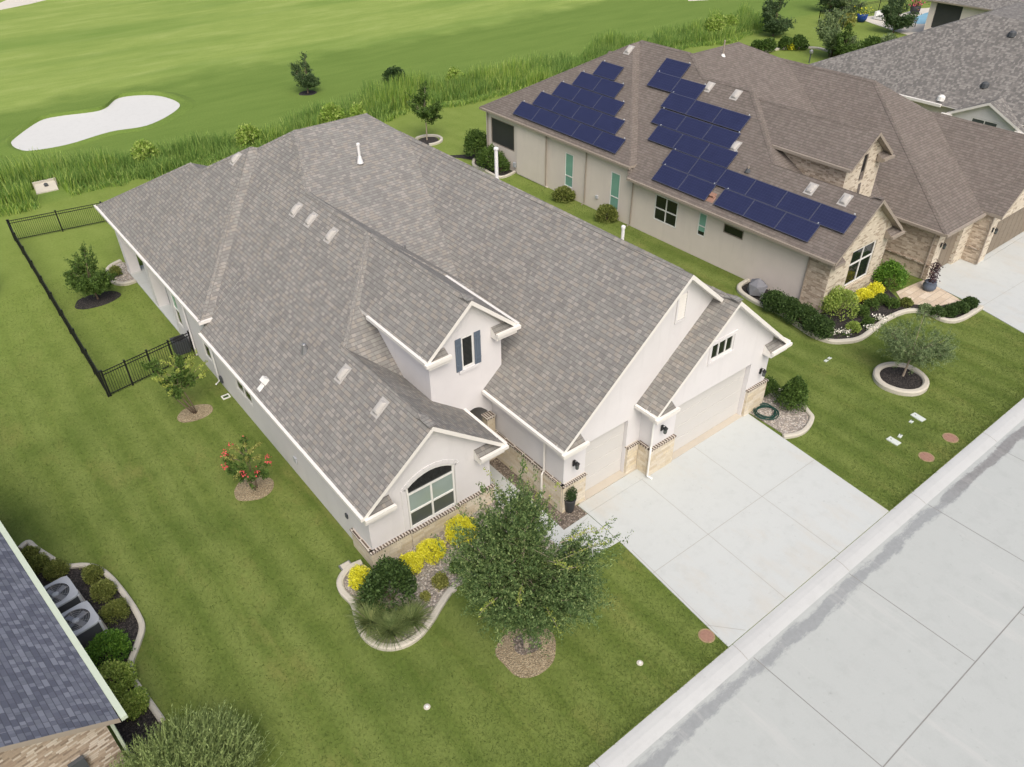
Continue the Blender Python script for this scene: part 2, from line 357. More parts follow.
M['leaf_grass'] = m_leaf('grass_blade', [srgb(74, 94, 52), srgb(104, 122, 70), srgb(146, 154, 100)])
M['leaf_reed'] = m_leaf('reed_blade', [srgb(92, 126, 62), srgb(118, 152, 78), srgb(144, 174, 92), srgb(178, 198, 116)], patch=.3, transl=.45)
M['leaf_reedy'] = m_leaf('reed_bush_leaf', [srgb(126, 164, 50), srgb(152, 188, 66), srgb(176, 204, 88)])
M['leaf_plum'] = m_leaf('plum_leaf', [srgb(58, 44, 50), srgb(80, 60, 66), srgb(96, 76, 78)])

M['leaf_oakd'] = m_leaf('deep_green_leaf', [srgb(46, 66, 34), srgb(66, 90, 46), srgb(90, 114, 62)])

M['leaf_lawn'] = m_leaf('lawn_blade', [srgb(80, 98, 43), srgb(90, 108, 49), srgb(102, 118, 57), srgb(116, 129, 70)], transl=.3, patch=.35)

M['leaf_reedl'] = m_leaf('pale_reed_blade', [srgb(118, 150, 62), srgb(146, 176, 80), srgb(172, 194, 100), srgb(190, 204, 124)], patch=.3, transl=.45)

M['pframe'] = m_plain('panel_frame', srgb(92, 96, 114), .4, .05, 6, .4)

M['leaf_sage2'] = m_leaf('deep_sage_leaf', [srgb(54, 76, 48), srgb(76, 98, 62), srgb(98, 120, 78)])

# ------------------------------------------------------------------ mesh building
def V(*a): return Vector(a)
class MB:
    def __init__(s): s.v = []; s.f = []; s.mi = []; s.mats = []; s.blocks = []
    def m(s, name):
        if name not in s.mats: s.mats.append(name)
        return s.mats.index(name)
    def face(s, pts, mat):
        b = len(s.v); s.v += [tuple(p) for p in pts]; s.f.append(list(range(b, b + len(pts)))); s.mi.append(s.m(mat))
    def hexa(s, p, mats):
        # p: 8 corners, 0-3 bottom loop, 4-7 top loop; mats: name or (bottom, top, sides)
        if isinstance(mats, str): mats = (mats,) * 3
        s.face([p[3], p[2], p[1], p[0]], mats[0]); s.face(p[4:8], mats[1])
        for i in range(4):
            j = (i + 1) % 4; s.face([p[i], p[j], p[4 + j], p[4 + i]], mats[2])
    def box(s, x0, x1, y0, y1, z0, z1, mat):
        s.hexa([(x0, y0, z0), (x1, y0, z0), (x1, y1, z0), (x0, y1, z0), (x0, y0, z1), (x1, y0, z1), (x1, y1, z1), (x0, y1, z1)], mat)
    def obox(s, c, u, v, w, mat):
        # centre c, half-extent vectors u, v, w
        c, u, v, w = (Vector(q) for q in (c, u, v, w))
        s.hexa([c - u - v - w, c + u - v - w, c + u + v - w, c - u + v - w, c - u - v + w, c + u - v + w, c + u + v + w, c - u + v + w], mat)
    def beam(s, p0, p1, wd, ht, mat, up=(0, 0, 1)):
        p0, p1 = Vector(p0), Vector(p1); d = p1 - p0; up = Vector(up)
        side = d.cross(up)
        if side.length < 1e-5: side = d.cross(Vector((1, 0, 0)))
        side = side.normalized(); u2 = side.cross(d).normalized()
        s.obox((p0 + p1) / 2, d / 2, side * wd / 2, u2 * ht / 2, mat)
    def prism(s, poly, z0, z1, mt, ms=None, bottom=True):
        ms = ms or mt; n = len(poly)
        s.face([(x, y, z1) for x, y in poly], mt)
        if bottom: s.face([(x, y, z0) for x, y in reversed(poly)], ms)
        for i in range(n):
            a, b = poly[i], poly[(i + 1) % n]
            s.face([(a[0], a[1], z0), (b[0], b[1], z0), (b[0], b[1], z1), (a[0], a[1], z1)], ms)
    def tube(s, path, rad, mat, n=7, caps=True):
        path = [Vector(p) for p in path]
        if isinstance(rad, (int, float)): rad = [rad] * len(path)
        b = len(s.v); mi = s.m(mat); ref = Vector((.31, .17, .93))
        for i, p in enumerate(path):
            d = (path[min(i + 1, len(path) - 1)] - path[max(i - 1, 0)]).normalized()
            a = d.cross(ref)
            if a.length < .05: a = d.cross(Vector((1, 0, 0)))
            a.normalize(); c = d.cross(a)
            for k in range(n):
                t = 2 * math.pi * k / n
                s.v.append(tuple(p + (a * math.cos(t) + c * math.sin(t)) * rad[i]))
        for i in range(len(path) - 1):
            for k in range(n):
                k2 = (k + 1) % n
                s.f.append([b + i * n + k, b + i * n + k2, b + (i + 1) * n + k2, b + (i + 1) * n + k]); s.mi.append(mi)
        if caps:
            s.f.append([b + k for k in range(n)][::-1]); s.mi.append(mi)
            s.f.append([b + (len(path) - 1) * n + k for k in range(n)]); s.mi.append(mi)
    def lathe(s, c, prof, mat, n=16, sx=1.0, sy=1.0):
        b = len(s.v); mi = s.m(mat)
        for r, z in prof:
            for k in range(n):
                t = 2 * math.pi * k / n; s.v.append((c[0] + r * sx * math.cos(t), c[1] + r * sy * math.sin(t), c[2] + z))
        for i in range(len(prof) - 1):
            for k in range(n):
                k2 = (k + 1) % n; s.f.append([b + i * n + k, b + i * n + k2, b + (i + 1) * n + k2, b + (i + 1) * n + k]); s.mi.append(mi)
        s.f.append([b + k for k in range(n)][::-1]); s.mi.append(mi)
        s.f.append([b + (len(prof) - 1) * n + k for k in range(n)]); s.mi.append(mi)
    def conv(s, x0, x1, y0, y1, z0, z1, planes, mt, ms, xf=None):
        # box cut by half-spaces z <= a*x + b*y + c
        s.blocks.append((x0, x1, y0, y1, z1, planes))
        bm = bmesh.new(); bmesh.ops.create_cube(bm, size=1.0)
        for v in bm.verts: v.co = Vector((x0 if v.co.x < 0 else x1, y0 if v.co.y < 0 else y1, z0 if v.co.z < 0 else z1))
        for a, b, c in planes:
            r = bmesh.ops.bisect_plane(bm, geom=bm.verts[:] + bm.edges[:] + bm.faces[:], plane_co=(0, 0, c), plane_no=Vector((-a, -b, 1)).normalized(), clear_outer=True, dist=1e-6)
            es = [e for e in r['geom_cut'] if isinstance(e, bmesh.types.BMEdge)]
            if len(es) > 2: bmesh.ops.contextual_create(bm, geom=es)
        bmesh.ops.recalc_face_normals(bm, faces=bm.faces[:]); bm.normal_update()
        for f in bm.faces:
            pts = [v.co.copy() for v in f.verts]
            if xf: pts = [xf @ p for p in pts]
            s.face(pts, mt if f.normal.z > .05 else ms)
        bm.free()
    def wall(s, O, u, n, outline, holes, mat, depth=.1, mrev=None):
        # flat wall in the plane through O spanned by u and z; openings get reveals going inwards
        O, u, n = Vector(O), Vector(u), Vector(n)
        bm = bmesh.new(); es = []
        for lp in [outline] + list(holes):
            vs = [bm.verts.new((a, b, 0)) for a, b in lp]
            es += [bm.edges.new((vs[i], vs[(i + 1) % len(vs)])) for i in range(len(vs))]
        bmesh.ops.triangle_fill(bm, use_beauty=True, edges=es)
        for f in bm.faces:
            pts = [O + u * v.co.x + Vector((0, 0, v.co.y)) for v in f.verts]
            nn = (pts[1] - pts[0]).cross(pts[2] - pts[0])
            if nn.dot(n) < 0: pts.reverse()
            s.face(pts, mat)
        bm.free()
        for lp in holes:
            for i in range(len(lp)):
                a, b = lp[i], lp[(i + 1) % len(lp)]
                A = O + u * a[0] + V(0, 0, a[1]); B = O + u * b[0] + V(0, 0, b[1])
                s.face([A, B, B - n * depth, A - n * depth], mrev or mat)
    def build(s, name, parent=None, smooth=False, uv=True):
        root = parent
        while root is not None and root.parent is not None: root = root.parent
        off = root.location if root is not None else Vector((0, 0, 0))
        me = bpy.data.meshes.new(name)
        vs = [(x - off.x, y - off.y, z - off.z) for x, y, z in s.v]
        me.from_pydata(vs, [], s.f)
        for k in s.mats: me.materials.append(M[k])
        me.polygons.foreach_set('material_index', s.mi)
        if smooth: me.polygons.foreach_set('use_smooth', [True] * len(s.f))
        me.update()
        if uv:
            ul = me.uv_layers.new(name='UVMap'); dat = [0.0] * (2 * len(me.loops)); Z = Vector((0, 0, 1))
            for p in me.polygons:
                n = p.normal; t = Z.cross(n)
                if t.length < .02: t = Vector((1, 0, 0)); q = Vector((0, 1, 0))
                else: t.normalize(); q = n.cross(t)
                for li in p.loop_indices:
                    c = s.v[me.loops[li].vertex_index]
                    dat[2 * li] = c[0] * t.x + c[1] * t.y + c[2] * t.z; dat[2 * li + 1] = c[0] * q.x + c[1] * q.y + c[2] * q.z
            ul.data.foreach_set('uv', dat)
        o = bpy.data.objects.new(name, me); COL.objects.link(o)
        if parent is not None: o.parent = parent
        return o

def thing(name, label, cat, loc=(0, 0, 0), group=None):
    o = bpy.data.objects.new(name, None); COL.objects.link(o); o.location = loc; o.empty_display_size = .2
    o['label'] = label; o['category'] = cat
    if group: o['group'] = group
    return o
def tag(o, label, cat, group=None):
    o['label'] = label; o['category'] = cat
    if group: o['group'] = group
    return o
def struct(o): o['kind'] = 'structure'; return o
def stuff(o): o['kind'] = 'stuff'; return o
def at(o, loc):
    # move a one-mesh thing's origin to its base without moving the mesh
    d = Vector(loc); o.data.transform(Matrix.Translation(-d)); o.location = d; return o

def smooth_loop(pts, n=6, closed=True):
    out = []; k = len(pts)
    rngi = range(k) if closed else range(k - 1)
    for i in rngi:
        if closed: p0, p1, p2, p3 = pts[(i - 1) % k], pts[i], pts[(i + 1) % k], pts[(i + 2) % k]
        else: p0, p1, p2, p3 = pts[max(i - 1, 0)], pts[i], pts[i + 1], pts[min(i + 2, k - 1)]
        for j in range(n):
            t = j / n
            out.append(tuple(.5 * (2 * p1[d] + (p2[d] - p0[d]) * t + (2 * p0[d] - 5 * p1[d] + 4 * p2[d] - p3[d]) * t * t + (3 * p1[d] - p0[d] - 3 * p2[d] + p3[d]) * t ** 3) for d in range(len(p1))))
    if not closed: out.append(tuple(pts[-1]))
    return out

def ribbon_kerb(mb, path, w, h, mat, z0=-.02):
    # rounded concrete bed edging along an open path
    P = [Vector((p[0], p[1], 0)) for p in path]; prof = [(-w / 2, z0), (-w / 2, h * .75), (-w * .28, h), (w * .28, h), (w / 2, h * .75), (w / 2, z0)]
    rings = []
    for i, p in enumerate(P):
        d = (P[min(i + 1, len(P) - 1)] - P[max(i - 1, 0)]).normalized(); nrm = Vector((-d.y, d.x, 0))
        rings.append([p + nrm * a + Vector((0, 0, b)) for a, b in prof])
    for i in range(len(P) - 1):
        for k in range(len(prof) - 1):
            mb.face([rings[i][k], rings[i + 1][k], rings[i + 1][k + 1], rings[i][k + 1]], mat)
    mb.face(rings[0], mat); mb.face(rings[-1][::-1], mat)

# leaves: each a small pointed quad of its own
def leaf_arrays(pos, size, asp=.5, up=.35, out=None, droop=0.0):
    n = len(pos); d = rng.normal(size=(n, 3)); 
    if out is not None: d = d * .9 + out * 1.1
    d[:, 2] += up - droop
    d /= np.linalg.norm(d, axis=1)[:, None] + 1e-9
    r = rng.normal(size=(n, 3)); s = np.cross(d, r); s /= np.linalg.norm(s, axis=1)[:, None] + 1e-9
    L = size[:, None]; Wd = L * asp * .5
    co = np.empty((n, 4, 3), dtype=np.float32)
    co[:, 0] = pos - d * L * .5; co[:, 1] = pos + s * Wd + d * L * .08; co[:, 2] = pos + d * L * .5; co[:, 3] = pos - s * Wd + d * L * .08
    return co.reshape(-1, 3)
def quads_object(name, co, mats, mi=None, parent=None, off=(0, 0, 0)):
    n = len(co) // 4; me = bpy.data.meshes.new(name)
    me.vertices.add(n * 4); me.vertices.foreach_set('co', (co - np.array(off, dtype=np.float32)).astype(np.float32).ravel())
    me.loops.add(n * 4); me.loops.foreach_set('vertex_index', np.arange(n * 4, dtype=np.int32))
    me.polygons.add(n); me.polygons.foreach_set('loop_start', np.arange(0, n * 4, 4, dtype=np.int32))
    for k in mats: me.materials.append(M[k])
    if mi is not None: me.polygons.foreach_set('material_index', np.asarray(mi, dtype=np.int32))
    me.update(calc_edges=True)
    o = bpy.data.objects.new(name, me); COL.objects.link(o)
    if parent is not None: o.parent = parent
    return o

def unit(n):
    d = rng.normal(size=(n, 3)); return d / np.linalg.norm(d, axis=1)[:, None]

def shrub(name, label, x, y, r, mat, h=1.5, cat='shrub', group=None, leaf=.07, n=1500, lumps=9, z=0.0, sx=1.0, sy=1.0, cone=0.0, parts=()):
    # rounded bush: lumpy shell of leaves, several layers deep, on short woody stems
    root = thing(name, label, cat, (x, y, z), group)
    H = r * h
    lc = unit(lumps); lc[:, 2] = np.abs(lc[:, 2]) * .9
    n = int(n * 1.9); leaf = leaf * 1.3
    pick = rng.integers(0, lumps, n); d = unit(n)
    d[:, 2] = np.where(d[:, 2] < -.35, -d[:, 2], d[:, 2])
    core = d * (rng.uniform(.55, 1.0, n) ** .6)[:, None]
    amp = rng.uniform(.5, .76, lumps)[:, None]; lump = (lc * amp)[pick] + unit(n) * .44 * (rng.random(n) ** .4)[:, None]
    use = rng.random(n) < .62
    p = np.where(use[:, None], lump, core * .93)
    rag = rng.random(n) < .07; p = np.where(rag[:, None], p * rng.uniform(1.0, 1.22, n)[:, None], p)
    nrm = p / (np.linalg.norm(p, axis=1)[:, None] + 1e-6)
    zz = (p[:, 2] + .45) / 1.5
    tap = 1 - cone * np.clip(zz, 0, 1)
    pos = np.stack([p[:, 0] * r * sx * tap, p[:, 1] * r * sy * tap, np.clip(zz * H, .02, None)], 1)
    size = leaf * rng.uniform(.7, 1.3, n)
    co = leaf_arrays(pos, size, .55, .3, nrm)
    quads_object('foliage', co, [mat], None, root)
    mb = MB()
    for k in range(4):
        a = k * 1.6 + .4
        mb.tube([(x, y, z), (x + .3 * r * math.cos(a), y + .3 * r * math.sin(a), z + H * .35), (x + .45 * r * math.cos(a + .3), y + .45 * r * math.sin(a + .3), z + H * .65)], [.022 + .02 * r, .016 + .012 * r, .006], 'bark', 5)
    mb.build('stem', root)
    return root

def tree(name, label, x, y, h, cr, trunk_h, mat, nl=8, twigs=9, leaves=9000, leaf=.12, elev=(25, 75), lean=(0, 0), cat='tree', group=None, bark='bark', tr=.07, clump=.34, stems=1, flat=1.0, shoots=0, shoot_mat=None, droop=0.0, ball=False, asp=.5, low=.25):
    root = thing(name, label, cat, (x, y, 0), group)
    mb = MB(); cl = []; st_ = []; wts = []
    base = Vector((x, y, 0)); top = base + Vector((lean[0], lean[1], trunk_h))
    for s_ in range(stems):
        if stems == 1:
            mid = base.lerp(top, .5) + Vector((.02, -.015, 0))
            mb.tube([base - V(0, 0, .05), base + V(0, 0, .06), mid, top], [tr * 1.5, tr * 1.12, tr * .95, tr * .8], bark, 8)
        else:
            a = s_ * 2 * math.pi / stems; b2 = base + Vector((math.cos(a), math.sin(a), 0)) * tr * 1.6
            t2 = top + Vector((math.cos(a), math.sin(a), 0)) * trunk_h * .22
            mb.tube([b2 - V(0, 0, .05), b2.lerp(t2, .5) + Vector((.03 * math.cos(a + 1), .03 * math.sin(a + 1), 0)), t2], [tr, tr * .8, tr * .6], bark, 7)
    for i in range(nl):
        f = (i + .5) / nl; az = i * 2.399 + rng.uniform(-.3, .3); el = R(elev[0] + (elev[1] - elev[0]) * ((i * .618) % 1))
        if ball:
            d = Vector((math.cos(az) * math.cos(el), math.sin(az) * math.cos(el), math.sin(el)))
        else: d = Vector((math.cos(az) * math.cos(el), math.sin(az) * math.cos(el), math.sin(el)))
        reach_h = cr / max(.25, math.cos(el)); reach_v = (h - trunk_h) / max(.25, math.sin(el))
        L = ((math.cos(el) / cr) ** 2 + (math.sin(el) / (h - trunk_h)) ** 2) ** -.5 * rng.uniform(.74, .96)
        st = base.lerp(top, .62 + .38 * ((i * .37) % 1)) if stems == 1 else top
        if stems > 1:
            a = (i % stems) * 2 * math.pi / stems; st = top + Vector((math.cos(a), math.sin(a), 0)) * trunk_h * .2
        p1 = st + d * L * .5 + V(0, 0, .06 * L); p2 = st + d * L + V(0, 0, (.1 - droop) * L)
        mb.tube([st, p1, p2], [tr * .5, tr * .28, tr * .07], bark, 6)
        for k in range(twigs):
            t = low + (1 - low) * (k + rng.random()) / twigs
            q = (st.lerp(p1, t * 2) if t < .5 else p1.lerp(p2, t * 2 - 1))
            off = Vector(rng.normal(size=3)) * cr * .2 * (1.1 - .35 * t); off.z = off.z * .7 * flat + .04 * cr
            e = q + off
            if k % 2 == 0: mb.tube([q, e], [tr * .12, tr * .04], bark, 4, False)
            cl.append(e); st_.append(q); wts.append(.6 + .8 * rng.random())
    # foliage: many short leafy sprays springing from the twigs
    C = np.array([list(c) for c in cl]); Q = np.array([list(c) for c in st_]); wts = np.array(wts); wts /= wts.sum()
    per = 36; ns = max(40, leaves // per); leaves = ns * per
    pick = rng.choice(len(C), ns, p=wts)
    t0 = rng.random(ns)[:, None]; s0 = Q[pick] * (1 - t0) + C[pick] * t0 + rng.normal(size=(ns, 3)) * clump * cr * .28
    cen = np.array([x + lean[0], y + lean[1], trunk_h + (h - trunk_h) * .3]); ov = s0 - cen; ov /= np.linalg.norm(ov, axis=1)[:, None] + 1e-6
    dd = ov * .75 + np.array([0, 0, .42 - droop]) + rng.normal(size=(ns, 3)) * .38; dd /= np.linalg.norm(dd, axis=1)[:, None]
    Ls = clump * cr * rng.uniform(.55, 1.35, ns)
    tt = rng.uniform(.05, 1, (ns, per)); bow = rng.normal(size=(ns, 3)) * .12; bow[:, 2] -= .08
    P = s0[:, None, :] + dd[:, None, :] * (Ls[:, None] * tt)[:, :, None] + (bow * Ls[:, None])[:, None, :] * (tt ** 2)[:, :, None]
    P = P + rng.normal(size=P.shape) * leaf * .42
    pos = P.reshape(-1, 3); pos[:, 2] = np.maximum(pos[:, 2], trunk_h * .5)
    size = leaf * rng.uniform(.7, 1.3, leaves) * (1.15 - .45 * tt.reshape(-1))
    outv = np.repeat(dd, per, axis=0)
    co = leaf_arrays(pos, size, asp, .15, outv, droop)
    mats = [mat]; mi = np.zeros(leaves, dtype=np.int32)
    if shoots:
        allc = [co]; allm = [mi]; mats.append(shoot_mat)
        for k in range(shoots):
            az = rng.uniform(0, 6.28); el = rng.uniform(.15, 1.2); rr = cr * rng.uniform(.45, .85)
            s0 = Vector((x + math.cos(az) * rr * math.cos(el), y + math.sin(az) * rr * math.cos(el), trunk_h + (h - trunk_h) * (.25 + .6 * math.sin(el))))
            d = Vector((math.cos(az), math.sin(az), .35 + .5 * math.sin(el))).normalized(); L = cr * rng.uniform(.3, .62)
            m_ = 60; t = rng.random(m_)
            pp = np.array([list(s0 + d * L * a + V(0, 0, -.18 * L * a * a)) for a in t]) + rng.normal(size=(m_, 3)) * .045
            allc.append(leaf_arrays(pp, leaf * .85 * np.ones(m_), .45, .3)); allm.append(np.ones(m_, dtype=np.int32))
            mb.tube([s0 - d * .2, s0 + d * L * .5 + V(0, 0, -.045 * L), s0 + d * L + V(0, 0, -.18 * L)], [.012, .008, .004], bark, 4, False)
        co = np.concatenate(allc); mi = np.concatenate(allm)
    mb.build('trunk', root, True)
    quads_object('crown', co, mats, mi, root, (x, y, 0))
    return root

def grass_tuft(name, label, x, y, r, h, mat, n=420, cat='grass clump', group=None, z=0.0):
    root = thing(name, label, cat, (x, y, z), group); cs = []
    for k in range(n):
        a = rng.uniform(0, 6.283); r0 = r * .25 * rng.random(); L = h * rng.uniform(.7, 1.2); sp = r * rng.uniform(.3, 1.1); w = .012 + .01 * rng.random()
        d = np.array([math.cos(a), math.sin(a), 0]); s_ = np.array([-math.sin(a), math.cos(a), 0]) * w; b = d * r0
        pts = [b + d * sp * t ** 1.6 + np.array([0, 0, L * (t - .45 * t * t * t * (sp / r))]) for t in (0, .35, .7, 1)]
        for i in range(3):
            k0, k1 = 1 - i * .3, 1 - (i + 1) * .3
            cs += [pts[i] - s_ * k0, pts[i] + s_ * k0, pts[i + 1] + s_ * k1, pts[i + 1] - s_ * k1]
    co = np.array(cs, dtype=np.float32)
    quads_object('blade_clump', co, [mat], None, root)
    return root

# window: frame bars with panes; u along the wall, n outward
def window(parent, O, u, n, u0, u1, z0, z1, mull=(), trans=(), glass='glass', frame='white', dep=.07, bar=.055, name='window', arch=None, lower=None):
    O, u, n = Vector(O), Vector(u), Vector(n); mb = MB(); Z = Vector((0, 0, 1))
    P = lambda a, b, d=0.0: O + u * a + Z * b - n * d
    def br(a0, b0, a1, b1): mb.beam(P(a0, b0, dep - .02), P(a1, b1, dep - .02), bar, .06, frame, n)
    br(u0 + bar / 2, z0, u0 + bar / 2, z1); br(u1 - bar / 2, z0, u1 - bar / 2, z1)
    br(u0 + bar, z0 + bar / 2, u1 - bar, z0 + bar / 2); br(u0 + bar, z1 - bar / 2, u1 - bar, z1 - bar / 2)
    for a in mull: br(a, z0 + bar, a, z1 - bar)
    for b in trans:
        ed = [u0 + bar] + sorted(mull) + [u1 - bar]
        for i in range(len(ed) - 1):
            lo = ed[i] + (bar / 2 if i else 0); hi = ed[i + 1] - (bar / 2 if i < len(ed) - 2 else 0)
            br(lo, b, hi, b)
    if arch:
        for i in range(len(arch) - 1): br(arch[i][0], arch[i][1], arch[i + 1][0], arch[i + 1][1])
    w = mb.build(name, parent)
    pm = MB(); zs = [z0] + ([lower[0]] if lower else []) + [z1]; gl = [lower[1], glass] if lower else [glass]
    for i in range(len(zs) - 1):
        c = (P(u0, zs[i], dep) + P(u1, zs[i + 1], dep)) / 2
        pm.obox(c, u * (u1 - u0) / 2, Z * (zs[i + 1] - zs[i]) / 2, n * .012, gl[i])
    pm.build('pane', w)
    if arch:
        am = MB(); am.face([P(a, b, dep) for a, b in arch], 'glass'); am.face([P(a, b, dep + .012) for a, b in reversed(arch)], 'glass'); am.build('arch_pane', w)
    return w

def slope_box(mb, p, nrm, lx, ly, h, mat, along=(0, 1, 0)):
    # low box standing on a roof slope at p
    n = Vector(nrm).normalized(); a = Vector(along); a = (a - n * a.dot(n)).normalized(); b = n.cross(a)
    c = Vector(p) + n * h / 2; u, v, w = a * lx / 2, b * ly / 2, n * h / 2
    k = .72
    mb.hexa([c - u - v - w, c + u - v - w, c + u + v - w, c - u + v - w, c - u * k - v * k + w, c + u * k - v * k + w, c + u * k + v * k + w, c - u * k + v * k + w], mat)

def turtle_vent(p, nrm, lx, ly, h, mat, parent, along=(0, 1, 0)):
    # low rounded roof vent with a flat flange
    mb = MB(); n = Vector(nrm).normalized(); a = Vector(along); a = (a - n * a.dot(n)).normalized(); b = n.cross(a); p = Vector(p)
    mb.obox(p + n * .012, a * (lx / 2 + .08), b * (ly / 2 + .08), n * .012, mat)
    N_, K_ = 8, 5
    def pt(i, k):
        u = -1 + 2 * i / N_; v = k / K_; e = (1 - abs(u) ** 3.2) ** .5 if abs(u) < 1 else 0
        return p + b * (u * ly / 2) + a * (lx / 2) * (1 if v > 0 else 1) * (-1 + 2 * v) + n * (.024 + h * e * (1 - abs(-1 + 2 * v) ** 4 * .75))
    for i in range(N_):
        for k in range(K_): mb.face([pt(i, k), pt(i + 1, k), pt(i + 1, k + 1), pt(i, k + 1)], mat)
        for k in (0, K_):
            q0, q1 = pt(i, k), pt(i + 1, k); f0 = q0 - n * (q0 - p).dot(n); f1 = q1 - n * (q1 - p).dot(n); mb.face([f0, f1, q1, q0], mat)
    return mb.build('roof_vent', parent)
def rake(mb, xL, zL, xR, zR, y0, y1, th, top, trim, xf=None):
    # sloped slab of a gable overhang between y0 (front) and y1, from (xL,zL) up/down to (xR,zR)
    p = [(xL, y0, zL - th), (xR, y0, zR - th), (xR, y1, zR - th), (xL, y1, zL - th), (xL, y0, zL), (xR, y0, zR), (xR, y1, zR), (xL, y1, zL)]
    p = [Vector(q) for q in p]
    if xf: p = [xf @ q for q in p]
    mb.hexa(p, (trim, top, trim))
def roof_z(mb, x, y):
    zs = [min([b[4]] + [p[0] * x + p[1] * y + p[2] for p in b[5]]) for b in mb.blocks if b[0] <= x <= b[1] and b[2] <= y <= b[3]]
    return max(zs) if zs else None
def cap(mb, roofmb, p0, p1, mat, w=.3):
    # folded cap shingles lying on both roof planes along a ridge or hip
    a, b = Vector((p0[0], p0[1], 0)), Vector((p1[0], p1[1], 0)); d = b - a; n = max(2, int(d.length / .3)); u = d.normalized(); s_ = Vector((-u.y, u.x, 0)) * w / 2
    for i in range(n):
        r_ = []
        for t in (i / n, (i + 1) / n):
            q = a + d * t; col_ = []
            for k in (-1, 0, 1):
                z = roof_z(mb=roofmb, x=q.x + s_.x * k, y=q.y + s_.y * k)
                if z is None: z = roof_z(roofmb, q.x, q.y)
                if z is None: z = p0[2] + (p1[2] - p0[2]) * t
                col_.append(Vector((q.x + s_.x * k, q.y + s_.y * k, z + .02 + (.012 if t > i / n + 1e-9 else 0))))
            r_.append(col_)
        for k in (0, 1): mb.face([r_[0][k], r_[0][k + 1], r_[1][k + 1], r_[1][k]], mat)
        mb.face([r_[1][0], r_[1][1], r_[1][1] - V(0, 0, .03), r_[1][0] - V(0, 0, .03)], mat); mb.face([r_[1][1], r_[1][2], r_[1][2] - V(0, 0, .03), r_[1][1] - V(0, 0, .03)], mat)
        for k in (0, 2): mb.face([r_[0][k], r_[1][k], r_[1][k] - V(0, 0, .04), r_[0][k] - V(0, 0, .04)], mat)
def gutter(mb, p0, p1, mat, w=.13, h=.14): mb.beam(p0, p1, w, h, mat)
def downspout(parent, pts, mat, r=.045):
    mb = MB(); mb.tube(pts, r, mat, 6); return mb.build('downspout', parent)
def lantern(parent, x, y, z, n=(0, -1, 0)):
    mb = MB(); n = Vector(n)
    c = Vector((x, y, z)); mb.obox(c + n * .02 + V(0, 0, .0), V(.06, 0, 0) if abs(n.y) else V(0, .06, 0), n * .02, V(0, 0, .14), 'black')
    mb.tube([c + n * .04 + V(0, 0, .1), c + n * .14 + V(0, 0, .2), c + n * .2 + V(0, 0, .12)], .014, 'black', 5)
    g = c + n * .2
    mb.lathe((g.x, g.y, g.z - .2), [(.02, 0), (.07, .03), (.075, .05), (.085, .26), (.11, .28), (.03, .36), (.012, .4)], 'black', 8)
    o = mb.build('lantern', parent)
    gm = MB(); gm.lathe((g.x, g.y, g.z - .14), [(.078, 0), (.088, .18)], 'glass_d', 8); gm.build('lantern_glass', o)
    return o

# ================================================================== THE SETTING
def sheet(name, poly, z0, z1, mt, ms=None):
    mb = MB(); mb.prism(poly, z0, z1, mt, ms); return struct(mb.build(name))
# ground: one sheet to the horizon, dropping to the street at the front kerb
mb = MB()
mb.face([(-900, 7.9, 0), (900, 7.9, 0), (900, 1500, 0), (-900, 1500, 0)], 'grass')
mb.face([(-900, -5.3, 0), (-900, -600, 0), (900, -600, 0), (900, -5.3, 0)], 'grass')
mb.face([(-900, -5.3, -.3), (900, -5.3, -.3), (900, 7.9, -.3), (-900, 7.9, -.3)], 'grass')
struct(mb.build('lawn'))
# street and kerbs with their joints
mb = MB()
mb.face([(-300, -5.0, -.12), (300, -5.0, -.12), (300, 7.3, -.12), (-300, 7.3, -.12)], 'road')
def strip(mb, p0, p1, w, z, mat):
    a, b = Vector((*p0, 0)), Vector((*p1, 0)); d = (b - a).normalized(); s_ = Vector((-d.y, d.x, 0)) * w / 2; zz = V(0, 0, z)
    mb.face([a - s_ + zz, b - s_ + zz, b + s_ + zz, a + s_ + zz], mat)
strip(mb, (-60, 2.47), (90, 2.47), .035, -.116, 'joint_k')
for x in (-20.3, -11.3, -2.2, 6.8, 15.8, 21.45, 27.1, 32.8, 38.5, 46.0):
    strip(mb, (x, 2.50), (x + .05, 7.2), .03, -.116, 'joint_k')
for x in (4.5, 13.5, 24.6, 36): strip(mb, (x, -5), (x, 2.44), .03, -.116, 'joint_k')
struct(mb.build('street'))
def kerb(y0, sgn, name):
    mb = MB(); prof = [(0, .004), (.16, .006), (.34, -.012), (.52, -.06), (.68, -.113)]
    xs = [-300, -18, -9, 0, 9.2, 15.62, 21.6, 27.1, 33.2, 39.2, 300]
    for i in range(len(xs) - 1):
        for k in range(len(prof) - 1):
            g = .012
            a, b = prof[k], prof[k + 1]
            mb.face([(xs[i] + g, y0 - sgn * a[0], a[1]), (xs[i + 1] - g, y0 - sgn * a[0], a[1]), (xs[i + 1] - g, y0 - sgn * b[0], b[1]), (xs[i] + g, y0 - sgn * b[0], b[1])], 'kerb')
        for k in range(len(prof) - 1):
            a, b = prof[k], prof[k + 1]
            mb.face([(xs[i] - g, y0 - sgn * a[0], a[1] - .008), (xs[i] + g, y0 - sgn * a[0], a[1] - .008), (xs[i] + g, y0 - sgn * b[0], b[1] - .004), (xs[i] - g, y0 - sgn * b[0], b[1] - .004)], 'joint')
    mb.face([(-300, y0 + sgn * .004, .004), (300, y0 + sgn * .004, .004), (300, y0 + sgn * .004, -.3), (-300, y0 + sgn * .004, -.3)], 'kerb')
    struct(mb.build(name))
kerb(7.93, 1, 'kerb'); kerb(-5.33, -1, 'kerb')
